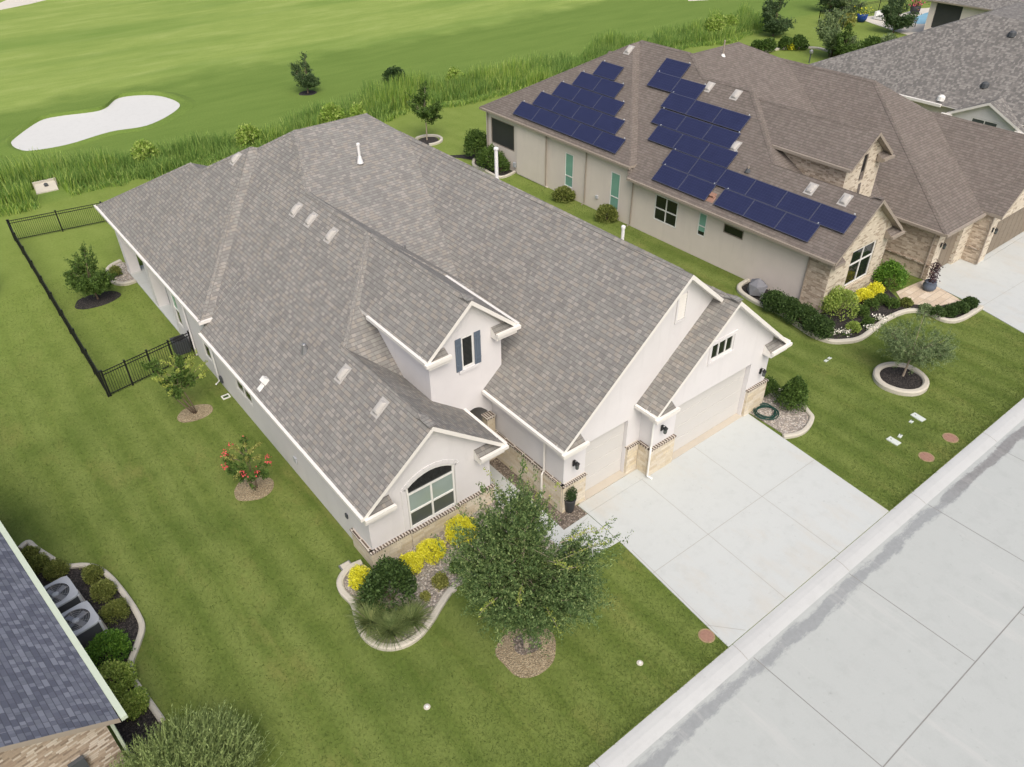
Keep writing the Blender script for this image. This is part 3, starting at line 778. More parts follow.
# main driveway
DZ = .03
mb = MB()
mb.prism([(15.42, 7.95), (25.42, 7.95), (26.1, 15.46), (15.95, 15.46), (15.9, 13.6)], -.1, DZ, 'drive')
for p0, p1 in (((15.75, 11.72), (25.7, 11.62)), ((18.6, 7.95), (19.05, 15.45)), ((21.95, 7.95), (22.35, 15.45)), ((15.55, 8.52), (15.95, 13.0)), ((15.5, 9.0), (16.4, 8.0))): strip(mb, p0, p1, .022, DZ + .004, 'joint')
mb.prism([(19.55, 15.46), (26.9, 15.46), (26.9, 15.83), (19.55, 15.83)], -.1, DZ + .02, 'apron')
mb.prism([(16.05, 16.06), (19.4, 16.06), (19.4, 16.5), (16.05, 16.5)], -.1, DZ + .02, 'apron')
mb.prism([(15.95, 15.47), (19.45, 15.47), (19.45, 16.05), (15.95, 16.05)], -.1, DZ, 'drive')
struct(mb.build('driveway'))
mb = MB()
mb.prism([(13.9, 13.75), (15.88, 13.62), (15.92, 15.45), (14.61, 15.4), (14.65, 16.3), (14.65, 20.6), (13.55, 20.6), (13.55, 16.6), (13.75, 15.2)], -.1, .025, 'drive')
strip(mb, (13.6, 18.2), (14.6, 18.2), .02, .029, 'joint'); strip(mb, (14.0, 15.0), (15.8, 15.3), .02, .029, 'joint')
struct(mb.build('front_path'))
sheet('gravel_strip', [(14.62, 15.42), (15.93, 15.47), (15.94, 16.1), (15.2, 16.15), (15.2, 20.8), (14.66, 20.8), (14.66, 16.3)], -.1, .012, 'gravel')
# neighbour driveway and paved path
mb = MB()
mb.prism([(43.75, 13.17), (44.22, 15.91), (45.44, 16.94), (47.69, 16.06), (49.0, 15.7), (62, 15.7), (62, 7.95), (42.3, 7.95)], -.1, .03, 'drive')
mb.prism([(44.4, 15.72), (48.9, 15.72), (48.9, 17.0), (44.4, 17.0)], -.1, .028, 'drive'); mb.prism([(48.91, 15.72), (56.7, 15.72), (56.7, 16.1), (48.91, 16.1)], -.1, .028, 'drive'); mb.prism([(45.44, 16.94), (45.62, 16.47), (45.2, 15.71), (44.4, 15.71)], -.1, .026, 'drive')
strip(mb, (44, 13.2), (61, 12.6), .02, .034, 'joint')
struct(mb.build('driveway'))
sheet('paved_path', [(41.00, 16.20), (41.97, 14.84), (43.78, 14.21), (44.26, 15.88), (45.09, 16.75), (43.77, 16.90), (41.84, 17.11)], -.1, .02, 'pavers')
# golf hole beyond the reeds
bk = smooth_loop([(7.25, 77.62), (7.78, 79.09), (10.56, 82.59), (12.34, 82.92), (14.97, 82.21), (16.34, 82.61), (18.26, 85.05), (20.55, 84.38), (21.86, 82.42), (22.20, 79.25), (20.42, 76.86), (17.52, 74.95), (14.62, 75.34), (11.08, 74.41), (8.43, 74.78), (7.51, 75.85)], 5)
cx_ = sum(p[0] for p in bk) / len(bk); cy_ = sum(p[1] for p in bk) / len(bk)
mb = MB()
rings = []
for f_, z_ in ((1.2, .01), (1.07, .36), (1.04, .34), (1.0, .08), (.6, .03), (.3, .02)):
    rings.append([(cx_ + (p[0] - cx_) * f_, cy_ + (p[1] - cy_) * f_ , z_ * ((.45 + .55 * min(1, max(0, (p[1] - cy_) / 5 + .5))) if f_ > .95 else 1)) for p in bk])
for i in range(5):
    for k in range(len(bk)):
        k2 = (k + 1) % len(bk); mb.face([rings[i][k], rings[i][k2], rings[i + 1][k2], rings[i + 1][k]], 'grass' if i < 3 else 'sand')
mb.face(rings[-1], 'sand')
struct(mb.build('sand_bunker'))
sheet('cart_path', [(9.93, 134.79), (17.98, 139.28), (22.25, 140.97), (28.75, 145.05), (30.52, 152.11), (22.83, 150.27), (19.01, 144.74), (10.94, 141.98)], -.1, .02, 'path')
sheet('cart_path', [(95.29, 79.72), (97.95, 78.32), (103.71, 79.02), (99.33, 82.88)], -.1, .02, 'path')

# planting beds
bedF = smooth_loop([(7.58, 18.94), (7.04, 18.99), (6.54, 18.69), (6.36, 18.18), (6.41, 17.48), (6.20, 16.80), (6.05, 16.15), (6.14, 15.57), (6.44, 15.14), (6.92, 14.90), (7.51, 14.90), (8.21, 15.16), (8.88, 15.52), (9.63, 15.78), (11.2, 15.6), (13.0, 15.0), (13.8, 14.2)], 4, False)
sheet('rock_bed', bedF + [(13.9, 15.2), (13.55, 16.6), (13.5, 18.45), (7.7, 18.45)], -.1, .035, 'rocks')
bedR = smooth_loop([(25.95, 13.38), (26.46, 13.11), (27.12, 13.04), (28.02, 13.32), (28.32, 13.74), (28.73, 14.66), (28.64, 15.59), (27.35, 16.9)], 4, False)
sheet('rock_bed', [(26.15, 13.6), (26.2, 15.4), (27.0, 15.55), (27.0, 16.9)] + bedR[::-1], -.1, .04, 'rocks')
bedN = smooth_loop([(36.23, 23.30), (35.31, 23.21), (34.79, 22.68), (34.56, 21.40), (34.66, 19.89), (34.31, 18.52), (34.09, 17.39), (34.25, 16.58), (34.71, 16.10), (35.74, 15.65), (37.57, 15.75), (38.89, 15.79), (40.30, 15.52), (40.92, 14.76), (40.92, 13.70), (41.75, 13.24), (43.78, 13.16)], 4, False)
sheet('mulch_bed', bedN + [(43.72, 14.18), (41.96, 14.78), (40.90, 16.21), (42.2, 18.3), (36.35, 18.4), (36.35, 22.9)], -.1, .04, 'mulch_d')
bedL = smooth_loop([(-2.53, 27.60), (-2.29, 27.92), (-2.02, 28.00), (-1.85, 27.43), (-1.48, 26.44), (-1.32, 25.93), (-1.08, 25.70), (-0.65, 25.42), (-0.28, 24.94), (-0.05, 24.23), (0.07, 23.51), (0.16, 22.78), (0.22, 21.90), (0.17, 21.23), (-0.17, 20.64), (-0.62, 19.99), (-0.71, 19.46), (-0.67, 18.92), (-0.57, 18.19), (-0.46, 17.30)], 4, False)
sheet('mulch_bed', bedL + [(-1.2, 15.2), (-1.55, 16.2), (-2.6, 25.6)], -.1, .03, 'mulch_d')
bedB = smooth_loop([(7.95, 49.81), (7.18, 49.43), (6.81, 48.57), (6.80, 47.31), (7.24, 46.63), (7.87, 46.58)], 4, False)
sheet('rock_bed', bedB + [(8.2, 46.4), (8.2, 49.3)], -.1, .04, 'rocks')
bedNB = smooth_loop([(35.36, 49.62), (34.60, 48.59), (34.64, 47.20), (34.56, 45.56), (35.15, 45.20), (36.24, 45.47)], 4, False)
sheet('mulch_bed', bedNB + [(36.25, 45.6), (36.25, 50.5), (33.9, 52.0)], -.1, .03, 'mulch_d')
def ring_poly(x, y, rx, ry, n=26, wob=.06, seed=0):
    return [(x + rx * (1 + wob * math.sin(3 * t + seed) + wob * .6 * math.sin(5 * t + 2 * seed)) * math.cos(t), y + ry * (1 + wob * math.sin(2 * t + seed)) * math.sin(t)) for t in (2 * math.pi * k / n for k in range(n))]
for (x, y), rx, ry, mt, sd in (((10.05, 12.14), 1.03, 1.03, 'mulch_b', 1), ((5.42, 45.85), 1.25, .9, 'mulch_d', 2), ((6.00, 31.89), .82, .62, 'mulch_b', 3), ((6.09, 25.36), .82, .74, 'mulch_b', 4), ((33.41, 74.78), .9, .8, 'mulch_d', 5), ((34.96, 55.66), 1.0, .9, 'mulch_d', 6)):
    sheet('mulch_ring', ring_poly(x, y, rx, ry, 40, .06, sd), -.05, .012, mt)
mb = MB(); (x, y) = (10.18, 12.34); mb.prism(ring_poly(x, y, .46, .44, wob=.15, seed=9), -.02, .02, 'gravel'); struct(mb.build('mulch_ring'))
(x, y) = (34.00, 12.38)
sheet('mulch_ring', ring_poly(x, y, 1.02, .98, wob=.01), -.05, .12, 'mulch_d')
# bare worn soil on the side lawn
# far pool terrace
sheet('pool_deck', [(103.41, 58.23), (100.11, 50.22), (99.08, 45.25), (102.18, 43.85), (121.17, 53.44), (114.49, 55.85), (107.23, 55.69), (106.21, 57.36)], -.05, .03, 'path')
sheet('pool_water', smooth_loop([(107.35, 53.26), (109.74, 53.50), (113.93, 53.85), (115.40, 52.56), (107.17, 48.27), (107.42, 50.22), (106.11, 51.36)], 3), -.05, .036, 'water')

# ================================================================== MAIN HOUSE
H = thing('house', 'large pale stucco house with grey shingle roof and triple garage in the middle', 'house', (17, 15.5, 0))
rf = MB()
# left wing, main left slope, raised front slope, rear block, garage, projecting garage bay
rf.conv(7.6, 13.8, 18.8, 27.5, 2.99, 7, [(.8, 0, 3.15 - .8 * 7.6), (-.8, 0, 3.15 + .8 * 13.8)], 'roof', 'trim')
rf.conv(7.604, 20.6, 21.45, 33.4, 2.992, 10, [(.8, 0, 3.146 - .8 * 7.6), (-.8, 0, 3.15 + .8 * 20.6), (0, .83, 3.15 - .83 * 21.45), (0, -.6, 9.69 + .6 * 37.86)], 'roof', 'trim')
rf.conv(8.4, 20.6, 33.41, 46, 2.992, 10, [(.8, 0, 3.144 - .8 * 7.6), (-.8, 0, 3.15 + .8 * 20.6), (0, .83, 3.15 - .83 * 21.45), (0, -.6, 9.69 + .6 * 37.86)], 'roof', 'trim')
rf.conv(10.2, 26, 22.2, 46, 2.994, 11, [(.8, 0, 3.142 - .8 * 7.6), (0, .83, 3.146 - .83 * 21.45), (0, .33, 8.30 - .33 * 33.4), (-.8, 0, 9.69 + .8 * 20.05), (0, -.6, 9.686 + .6 * 37.86)], 'roof', 'trim')
rf.conv(7.75, 27, 33.35, 50.3, 3.54, 11, [(.8, 0, 3.7 - .8 * 7.75), (0, .79, 3.7 - .79 * 33.35), (0, -.57, 8.65 + .57 * 39.9), (-.8, 0, 8.65 + .8 * 14.2)], 'roof', 'trim')
rf.conv(7.754, 17, 40, 50.4, 3.542, 9, [(.8, 0, 3.698 - .8 * 7.75), (-.8, 0, 7.15 + .8 * 12.07), (0, -.545, 7.14 + .545 * 43.95)], 'roof', 'trim')
rf.conv(14.84, 27.16, 16.28, 44, 3.53, 10, [(.855, 0, 3.69 - .855 * 14.84), (-.855, 0, 3.69 + .855 * 27.16), (0, -.8, 8.96 + .8 * 39.0)], 'roof', 'trim')
rf.conv(19.1, 27.6, 15.72, 23, 3.44, 9, [(.86, 0, 3.6 - .86 * 19.1), (-.86, 0, 3.6 + .86 * 27.6)], 'roof', 'trim')
rf.conv(12.08, 16.32, 20.96, 28.5, 6.3, 9, [(.87, 0, 6.46 - .87 * 12.08), (-.87, 0, 6.46 + .87 * 16.32)], 'roof', 'trim')
# gable overhangs with painted rake boards
def gable(xL, xR, zE, xr, zr, y0, y1, th=.2):
    rake(rf, xL + .02, zE + .02 * (zr - zE) / (xr - xL), xr, zr, y0, y1, th, 'roof', 'trim'); rake(rf, xr, zr, xR - .02, zE + .02 * (zr - zE) / (xR - xr), y0, y1, th, 'roof', 'trim')
gable(7.6, 13.8, 3.15, 10.7, 5.63, 18.08, 18.798)
gable(14.84, 27.16, 3.69, 21.0, 8.957, 15.82, 16.278)
gable(19.1, 27.6, 3.6, 23.35, 7.255, 15.12, 15.718)
gable(12.08, 16.32, 6.46, 14.2, 8.304, 20.42, 20.958)
# shingled eave returns under the rakes
def ret(x0, x1, y0, y1, ze):
    rf.conv(x0, x1, y0, y1, ze - .2, ze + .6, [(0, .72, ze - .03 - .72 * y0)], 'roof', 'trim')
ret(7.62, 8.85, 18.07, 18.48, 2.94); ret(12.62, 13.78, 18.07, 18.48, 2.94)
ret(14.86, 16.0, 15.8, 16.24, 3.48)
ret(19.12, 20.3, 15.1, 15.54, 3.4); ret(26.4, 27.58, 15.1, 15.54, 3.4)
ret(12.1, 13.1, 20.4, 20.79, 6.26); ret(15.3, 16.3, 20.4, 20.79, 6.26)
roof = rf.build('roof', H)
cp = MB()
for p0, p1 in (((10.7, 18.1, 5.63), (10.7, 24.5, 5.63)), ((10.7, 24.5, 5.63), (14.08, 27.8, 8.33)), ((14.1, 27.8, 8.35), (14.1, 33.3, 8.35)), ((14.1, 33.3, 8.3), (15.78, 37.86, 9.69)), ((15.78, 37.86, 9.69), (20.05, 37.86, 9.69)), ((14.2, 20.45, 8.3), (14.2, 27.6, 8.31)),
               ((21, 16.3, 8.957), (21, 36, 8.957)), ((23.35, 15.15, 7.255), (23.35, 16.6, 7.255)), ((7.8, 33.4, 3.74), (13.9, 39.85, 8.6)), ((13.9, 39.9, 8.65), (12.2, 42.3, 7.2)), ((12.07, 42.2, 7.15), (12.07, 43.95, 7.15)), ((12.07, 43.95, 7.15), (7.8, 50.3, 3.72)), ((15.75, 37.9, 9.66), (13.9, 40.4, 8.2))):
    cap(cp, rf, p0, p1, 'roof')
cp.build('ridge_cap', roof)
# roof fittings
NL = Vector((-.8, 0, 1)).normalized()
for p in ((13.30, 33.21, 7.71), (13.32, 31.72, 7.73), (13.29, 29.75, 7.70), (10.07, 23.51, 5.13), (10.09, 20.73, 5.14), (13.33, 40.10, 8.17)):
    turtle_vent(p, NL, .32, .62, .16, 'ventw', roof)
def pipe(p, h, r, mat, flash=.3, cap_=True):
    mb = MB(); p = Vector(p); mb.tube([p - V(0, 0, .15), p + V(0, 0, h)], r, mat, 8)
    mb.lathe((p.x, p.y, p.z - .1), [(flash * .62, 0), (flash * .5, .12), (r * 1.3, .34)], mat, 10)
    if cap_: mb.lathe((p.x, p.y, p.z + h), [(r * 1.35, -.06), (r * 1.35, .03), (r * .8, .06)], mat, 8)
    return mb.build('vent_pipe', roof)
pipe((17.46, 34.24, 8.76), .85, .065, 'pvc', .26)
pipe((15.99, 28.05, 6.53), .5, .035, 'steel', .15, False)
pipe((9.78, 26.26, 4.89), .3, .07, 'steel', .3)
pipe((21.9, 28.9, 8.1), 1.75, .09, 'pvc', .3)
pipe((22.6, 21.0, 7.55), .95, .07, 'pvc', .3)
mb = MB(); p = Vector((8.17, 27.11, 3.61)); slope_box(mb, p, NL, .34, .3, .22, 'white'); slope_box(mb, p + V(-.28, 0, -.2), NL, .3, .34, .03, 'white'); mb.build('roof_vent', roof)
# gutters
for p0, p1 in (((7.54, 18.07, 3.08), (7.54, 33.3, 3.08)), ((7.69, 33.3, 3.63), (7.69, 50.4, 3.63)), ((7.63, 33.29, 3.63), (8.35, 33.29, 3.63)), ((13.86, 18.07, 3.08), (13.86, 20.8, 3.08)), ((7.6, 18.02, 3.0), (8.86, 18.02, 3.0)), ((12.6, 18.02, 3.0), (13.92, 18.02, 3.0)),
               ((14.78, 15.8, 3.62), (14.78, 20.75, 3.62)), ((14.71, 15.75, 3.55), (16.02, 15.75, 3.55)), ((19.04, 15.1, 3.53), (19.04, 16.22, 3.53)), ((18.97, 15.05, 3.46), (20.32, 15.05, 3.46)), ((26.38, 15.05, 3.46), (27.73, 15.05, 3.46)), ((27.66, 15.1, 3.53), (27.66, 23, 3.53)),
               ((12.02, 20.42, 6.39), (12.02, 24.7, 6.39)), ((16.38, 20.42, 6.39), (16.38, 26.3, 6.39)), ((11.96, 20.36, 6.32), (13.12, 20.36, 6.32)), ((15.28, 20.36, 6.32), (16.44, 20.36, 6.32))):
    mb = MB(); gutter(mb, p0, p1, 'trim'); mb.build('gutter', roof)

# walls
A = lambda x0, x1, z0, zs, zc, n=8: [(x0 + (x1 - x0) * k / n, zs + (zc - zs) * (1 - (2 * k / n - 1) ** 2)) for k in range(n + 1)]
wl = MB()
archw = A(1.66, 3.8, .95, 3.02, 3.38)
hole_arch = [(1.66, .9), (3.8, .9)] + archw[::-1]
wl.wall((7.9, 18.49, 0), (1, 0, 0), (0, -1, 0), [(0, 0), (5.45, 0), (5.45, 3.25), (2.8, 5.5), (0, 3.25)], [hole_arch], 'stucco', .14)
YL0 = 18.49
wl.wall((7.9, YL0, 0), (0, 1, 0), (-1, 0, 0), [(0, 0), (20.7, 0), (20.7, 3.3), (0, 3.3)], [[(15.45, .9), (16.35, .9), (16.35, 2.45), (15.45, 2.45)], [(10.45, 1.2), (12.3, 1.2), (12.3, 2.45), (10.45, 2.45)], [(19.4, .95), (20.2, .95), (20.2, 2.9), (19.4, 2.9)]], 'stucco', .1)
wl.wall((13.35, 18.49, 0), (0, 1, 0), (1, 0, 0), [(0, 0), (2.36, 0), (2.36, 3.2), (0, 3.2)], [], 'stucco')
# entry wall rising into the dormer, with the arched opening
arche = A(1.2, 2.75, 0, 2.35, 2.95)
wl.wall((12.35, 20.8, 0), (1, 0, 0), (0, -1, 0), [(0, 2.6), (1.0, 2.6), (1.0, 0), (1.2, 0)] + arche + [(2.75, 0), (2.9, 0), (2.9, 3.4), (3.45, 3.4), (3.45, 6.5), (1.85, 8.15), (0, 6.5)], [[(1.52, 5.15), (2.1, 5.15), (2.1, 6.6), (1.52, 6.6)]], 'stucco', .12)
wl.wall((12.35, 20.8, 0), (0, 1, 0), (-1, 0, 0), [(0, 2.6), (7, 2.6), (7, 6.5), (0, 6.5)], [], 'stucco')
wl.wall((15.8, 20.8, 0), (0, 1, 0), (1, 0, 0), [(0, 2.6), (7, 2.6), (7, 6.5), (0, 6.5)], [], 'stucco')
# garage side and fronts
wl.wall((15.26, 16.25, 0), (0, 1, 0), (-1, 0, 0), [(0, 0), (7, 0), (7, 3.75), (0, 3.75)], [], 'stucco')
wl.wall((15.26, 16.25, 0), (1, 0, 0), (0, -1, 0), [(0, 0), (11.5, 0), (11.5, 4.0), (5.74, 8.78), (0, 3.9)], [[(1.14, 0.0), (3.46, 0.0), (3.46, 2.95), (1.14, 2.95)]], 'stucco', .24)
wl.wall((19.48, 15.55, 0), (1, 0, 0), (0, -1, 0), [(0, 0), (7.52, 0), (7.52, 3.95), (3.87, 7.08), (0, 3.8)], [[(1.38, 0), (6.2, 0), (6.2, 2.98), (1.38, 2.98)], [(3.06, 4.5), (4.48, 4.5), (4.48, 5.3), (3.06, 5.3)]], 'stucco', .28)
wl.wall((19.48, 15.55, 0), (0, 1, 0), (-1, 0, 0), [(0, 0), (.7, 0), (.7, 3.8), (0, 3.8)], [], 'stucco')
wl.wall((27.0, 15.55, 0), (0, 1, 0), (1, 0, 0), [(0, 0), (28, 0), (28, 3.75), (0, 3.75)], [], 'stucco')
wl.wall((8.0, 39.2, 0), (1, 0, 0), (0, 1, 0), [(0, 0), (3, 0), (3, 3.6), (0, 3.6)], [], 'stucco')
wl.wall((11.0, 39.2, 0), (0, 1, 0), (-1, 0, 0), [(0, 0), (9, 0), (9, 3.6), (0, 3.6)], [], 'stucco')
wl.wall((11.0, 48.2, 0), (1, 0, 0), (0, 1, 0), [(0, 0), (5, 0), (5, 3.6), (0, 3.6)], [], 'stucco')
wl.wall((16.0, 43.5, 0), (1, 0, 0), (0, 1, 0), [(0, 0), (11, 0), (11, 3.6), (0, 3.6)], [], 'stucco')
wl.wall((16.0, 43.5, 0), (0, 1, 0), (1, 0, 0), [(0, 0), (4.7, 0), (4.7, 3.6), (0, 3.6)], [], 'stucco')
# raised surrounds
def surround(mb, O, u, n, pts, w=.16, th=.03, mat='stucco'):
    O, u, n = Vector(O), Vector(u), Vector(n)
    for i in range(len(pts) - 1):
        a, b = pts[i], pts[i + 1]; P0 = O + u * a[0] + V(0, 0, a[1]) + n * th / 2; P1 = O + u * b[0] + V(0, 0, b[1]) + n * th / 2
        mb.beam(P0, P1, w, th, mat, n)
o2 = 0.09
surround(wl, (7.9, 18.49, 0), (1, 0, 0), (0, -1, 0), [(1.54, 1.0), (1.54, 3.02)] + [(a, b + .12) for a, b in archw] + [(3.92, 3.02), (3.92, 1.0)], .2, .024)
surround(wl, (19.48, 15.55, 0), (1, 0, 0), (0, -1, 0), [(2.98, 4.36), (2.98, 5.42)], .14, .04); surround(wl, (19.48, 15.55, 0), (1, 0, 0), (0, -1, 0), [(4.56, 4.36), (4.56, 5.42)], .14, .04)
surround(wl, (19.48, 15.55, 0), (1, 0, 0), (0, -1, 0), [(2.92, 4.42), (4.62, 4.42)], .14, .06); surround(wl, (19.48, 15.55, 0), (1, 0, 0), (0, -1, 0), [(2.92, 5.38), (4.62, 5.38)], .14, .05)
surround(wl, (12.35, 20.8, 0), (1, 0, 0), (0, -1, 0), [(1.35, 5.06), (2.3, 5.06)], .13, .07)
# porch columns, slab and back of the covered patio
for y in (42.6, 47.7): wl.box(7.95, 8.55, y, y + .6, 0.06, 3.6, 'stucco')
wl.box(7.92, 8.5, 39.25, 48.3, 3.05, 3.56, 'stucco')
wl.box(7.9, 10.98, 39.25, 48.4, -.1, .06, 'drive')
wall_o = wl.build('wall', H)
# gable vent recess over the left garage door
mb = MB(); vx, vz0, vz1 = 21.1, 6.75, 7.95
mb.box(vx - .3, vx + .3, 16.2, 16.245, vz0 - .06, vz0, 'stucco'); mb.box(vx - .3, vx - .22, 16.2, 16.245, vz0 + .003, vz1, 'stucco'); mb.box(vx + .22, vx + .3, 16.2, 16.245, vz0 + .003, vz1, 'stucco')
for k in range(9): mb.obox((vx, 16.225, vz0 + .1 + k * .125), (.215, 0, 0), (0, .008, .05), (0, .004, -.006), 'trim')
mb.build('gable_vent', H)
# stone base with brick ledges
def stone_base(x0, x1, y0, y1, h, led=True, mat='stone'):
    st = MB()
    st.box(x0, x1, y0, y1, -.05, h, mat)
    if led: st.box(x0 - .035, x1 + .035, y0 - .035, y1 + .035, h + .003, h + .07, 'rowlock')
    st.build('stone_base', H)
stone_base(7.78, 9.5, 18.37, 18.485, .86); stone_base(9.52, 11.75, 18.36, 18.486, .80); stone_base(11.77, 13.45, 18.37, 18.485, .86)
stone_base(7.78, 7.895, 18.486, 19.9, .86)
stone_base(15.14, 15.255, 16.2, 20.75, 1.4); stone_base(15.16, 16.38, 16.12, 16.245, 1.4)
stone_base(14.72, 15.12, 20.42, 20.79, 2.35)
stone_base(18.74, 19.36, 16.12, 16.245, 1.45); stone_base(19.36, 19.475, 15.56, 16.11, 1.45); stone_base(19.36, 20.84, 15.42, 15.545, 1.45); stone_base(25.72, 27.1, 15.42, 15.545, 1.45); stone_base(27.003, 27.1, 15.56, 17.0, 1.45)
# garage doors: sectional, four rows of shallow panels
def gdoor(x0, x1, y, h, mat='door', n=None):
    mb = MB(); mb.box(x0, x1, y, y + .05, .05, h, mat); rows_ = 4; n = n or 1
    for r_ in range(rows_):
        for c_ in range(n):
            w_ = (x1 - x0) / n; hh = (h - .05) / rows_
            mb.box(x0 + c_ * w_ + .02, x0 + (c_ + 1) * w_ - .02, y - .016, y - .001, .05 + r_ * hh + .03, .05 + (r_ + 1) * hh - .02, mat)
    return mb
gdoor(16.4, 18.72, 16.44, 2.95).build('garage_door', H); gdoor(20.86, 25.68, 15.78, 2.98).build('garage_door', H)
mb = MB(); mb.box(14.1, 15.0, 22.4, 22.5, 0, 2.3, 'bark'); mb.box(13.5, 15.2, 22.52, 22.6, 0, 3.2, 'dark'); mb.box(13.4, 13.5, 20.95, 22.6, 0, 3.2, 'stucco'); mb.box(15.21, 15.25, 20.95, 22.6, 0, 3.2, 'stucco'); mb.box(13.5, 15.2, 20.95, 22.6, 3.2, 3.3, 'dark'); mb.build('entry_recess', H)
# windows
window(H, (7.9, 18.49, 0), (1, 0, 0), (0, -1, 0), 1.68, 3.78, .92, 2.68, mull=(2.73,), trans=(1.72,), glass='glass_b', lower=(1.72, 'glass_d'), arch=[(1.72, 2.7)] + A(1.7, 3.76, 0, 3.0, 3.35) + [(3.74, 2.7)], dep=.06, bar=.075)
window(H, (19.48, 15.55, 0), (1, 0, 0), (0, -1, 0), 3.07, 4.47, 4.51, 5.29, mull=(3.54, 4.0), dep=.06, bar=.06)
window(H, (12.35, 20.8, 0), (1, 0, 0), (0, -1, 0), 1.53, 2.09, 5.16, 6.59, dep=.05, bar=.055)
for a0, a1 in ((1.22, 1.5), (2.12, 2.42)):
    mb = MB(); b0 = 12.35 + a0; b1 = 12.35 + a1
    n_ = 3; w_ = (b1 - b0) / n_
    for k in range(n_): mb.box(b0 + k * w_ + .004, b0 + (k + 1) * w_ - .004, 20.755, 20.785, 5.12, 6.62, 'shutter')
    for z_ in (5.35, 6.28): mb.box(b0 + .01, b1 - .01, 20.735, 20.754, z_, z_ + .11, 'shutter')
    mb.build('shutter', H)
window(H, (7.9, YL0, 0), (0, 1, 0), (-1, 0, 0), 15.46, 16.34, .91, 2.44, trans=(1.8,), dep=.06)
window(H, (7.9, YL0, 0), (0, 1, 0), (-1, 0, 0), 10.46, 12.29, 1.21, 2.44, mull=(11.37,), dep=.06, bar=.07)
window(H, (7.9, YL0, 0), (0, 1, 0), (-1, 0, 0), 19.41, 20.19, .96, 2.89, trans=(1.95,), glass='glass_t', lower=(1.95, 'glass'), dep=.06)
# downspouts and lamps
downspout(H, [(7.8, 33.4, 3.0), (7.82, 33.3, 2.8), (7.82, 33.3, .25), (7.6, 33.3, .1)], 'pvc')
downspout(H, [(7.8, 36.4, 3.5), (7.82, 36.4, 3.3), (7.82, 36.4, .12)], 'stucco')
downspout(H, [(14.85, 17.3, 3.55), (15.16, 17.3, 3.25), (15.16, 17.3, 1.5), (15.05, 17.3, 1.35), (15.05, 17.3, .1)], 'trim')
downspout(H, [(19.1, 15.5, 3.42), (19.4, 15.48, 3.2), (19.4, 15.48, 1.65), (19.28, 15.38, 1.4), (19.28, 15.38, .15), (19.4, 15.2, .06)], 'white')
lantern(H, 15.75, 16.22, 2.35); lantern(H, 19.98, 15.52, 2.35); lantern(H, 26.5, 15.52, 2.25)
for q, mt_ in (((7.8, 7.89, 32.9, 33.15, .3, .62), 'acdark'), ((7.82, 7.89, 24.6, 24.85, .9, 1.15), 'acgrey'), ((7.83, 7.89, 20.2, 20.35, 1.2, 1.4), 'acdark')):
    mb = MB(); mb.box(*q, mt_); mb.build('meter_box', H)

# ================================================================== NEIGHBOUR WITH SOLAR PANELS
N = thing('house', 'brown roofed house with taupe side wall carrying dark solar panels', 'house', (44, 18, 0))
rf = MB(); a = .8
rf.conv(35.8, 48.6, 19.2, 33.35, 3.34, 11, [(a, 0, 3.5 - a * 35.8), (-a, 0, 8.62 + a * 42.2), (0, .555, 6.1 - .555 * 24.93)], 'roof_b', 'trim_n')
rf.conv(36.4, 48.6, 33.36, 42, 3.34, 11, [(a, 0, 3.498 - a * 35.8), (-a, 0, 8.62 + a * 42.2), (0, .555, 6.1 - .555 * 24.93)], 'roof_b', 'trim_n')
rf.conv(38, 52, 22, 46, 3.342, 12, [(a, 0, 3.496 - a * 35.8), (0, .42, 8.6 - .42 * 33.32), (-.48, 0, 9.44 + .48 * 48.2), (0, -.56, 9.44 + .56 * 35.4)], 'roof_b', 'trim_n')
rf.conv(38.004, 51, 24, 46, 3.344, 12, [(a, 0, 3.492 - a * 35.8), (0, .42, 8.59 - .42 * 33.32), (-a, 0, 9.5 + a * 43.35), (0, -.56, 9.5 + .56 * 40)], 'roof_b', 'trim_n')
rf.conv(36.0, 52, 33.3, 49.4, 3.99, 12, [(a, 0, 4.15 - a * 36.0), (0, .78, 4.15 - .78 * 33.3), (-a, 0, 9.65 + a * 43.2), (0, -.564, 9.65 + .564 * 39.64)], 'roof_b', 'trim_n')
# front left gable, wing with hipped front, right bay, tower dormer
rf.conv(35.798, 42.4, 18.66, 27, 3.338, 8, [(a, 0, 3.504 - a * 35.8), (-a, 0, 3.3 + a * 42.4)], 'roof_b', 'trim_n')
rf.conv(44.0, 57, 16.3, 37, 3.16, 10, [(a, 0, 3.3 - a * 44), (-a, 0, 8.45 + a * 50.4), (0, .525, 3.3 - .525 * 16.3)], 'roof_b', 'trim_n')
rf.conv(48.4, 56.9, 15.98, 27, 3.24, 8, [(a, 0, 3.4 - a * 48.4), (-a, 0, 6.78 + a * 52.62)], 'roof_b', 'trim_n')
rf.conv(40.1, 44.3, 21.27, 31, 6.52, 9, [(.77, 0, 6.68 - .77 * 40.1), (-.77, 0, 6.68 + .77 * 44.3)], 'roof_b', 'trim_n')
gable_n = lambda xL, xR, zE, xr, zr, y0, y1, th=.2: (rake(rf, xL, zE, xr, zr, y0, y1, th, 'roof_b', 'trim_n'), rake(rf, xr, zr, xR, zE, y0, y1, th, 'roof_b', 'trim_n'))
gable_n(35.82, 42.38, 3.51, 39.1, 6.13, 18.05, 18.658); gable_n(40.12, 44.28, 6.695, 42.2, 8.297, 20.72, 21.268); gable_n(48.42, 56.88, 3.41, 52.64, 6.79, 15.3, 15.978)
def ret_n(x0, x1, y0, y1, ze): rf.conv(x0, x1, y0, y1, ze - .2, ze + .6, [(0, .72, ze - .03 - .72 * y0)], 'roof_b', 'trim_n')
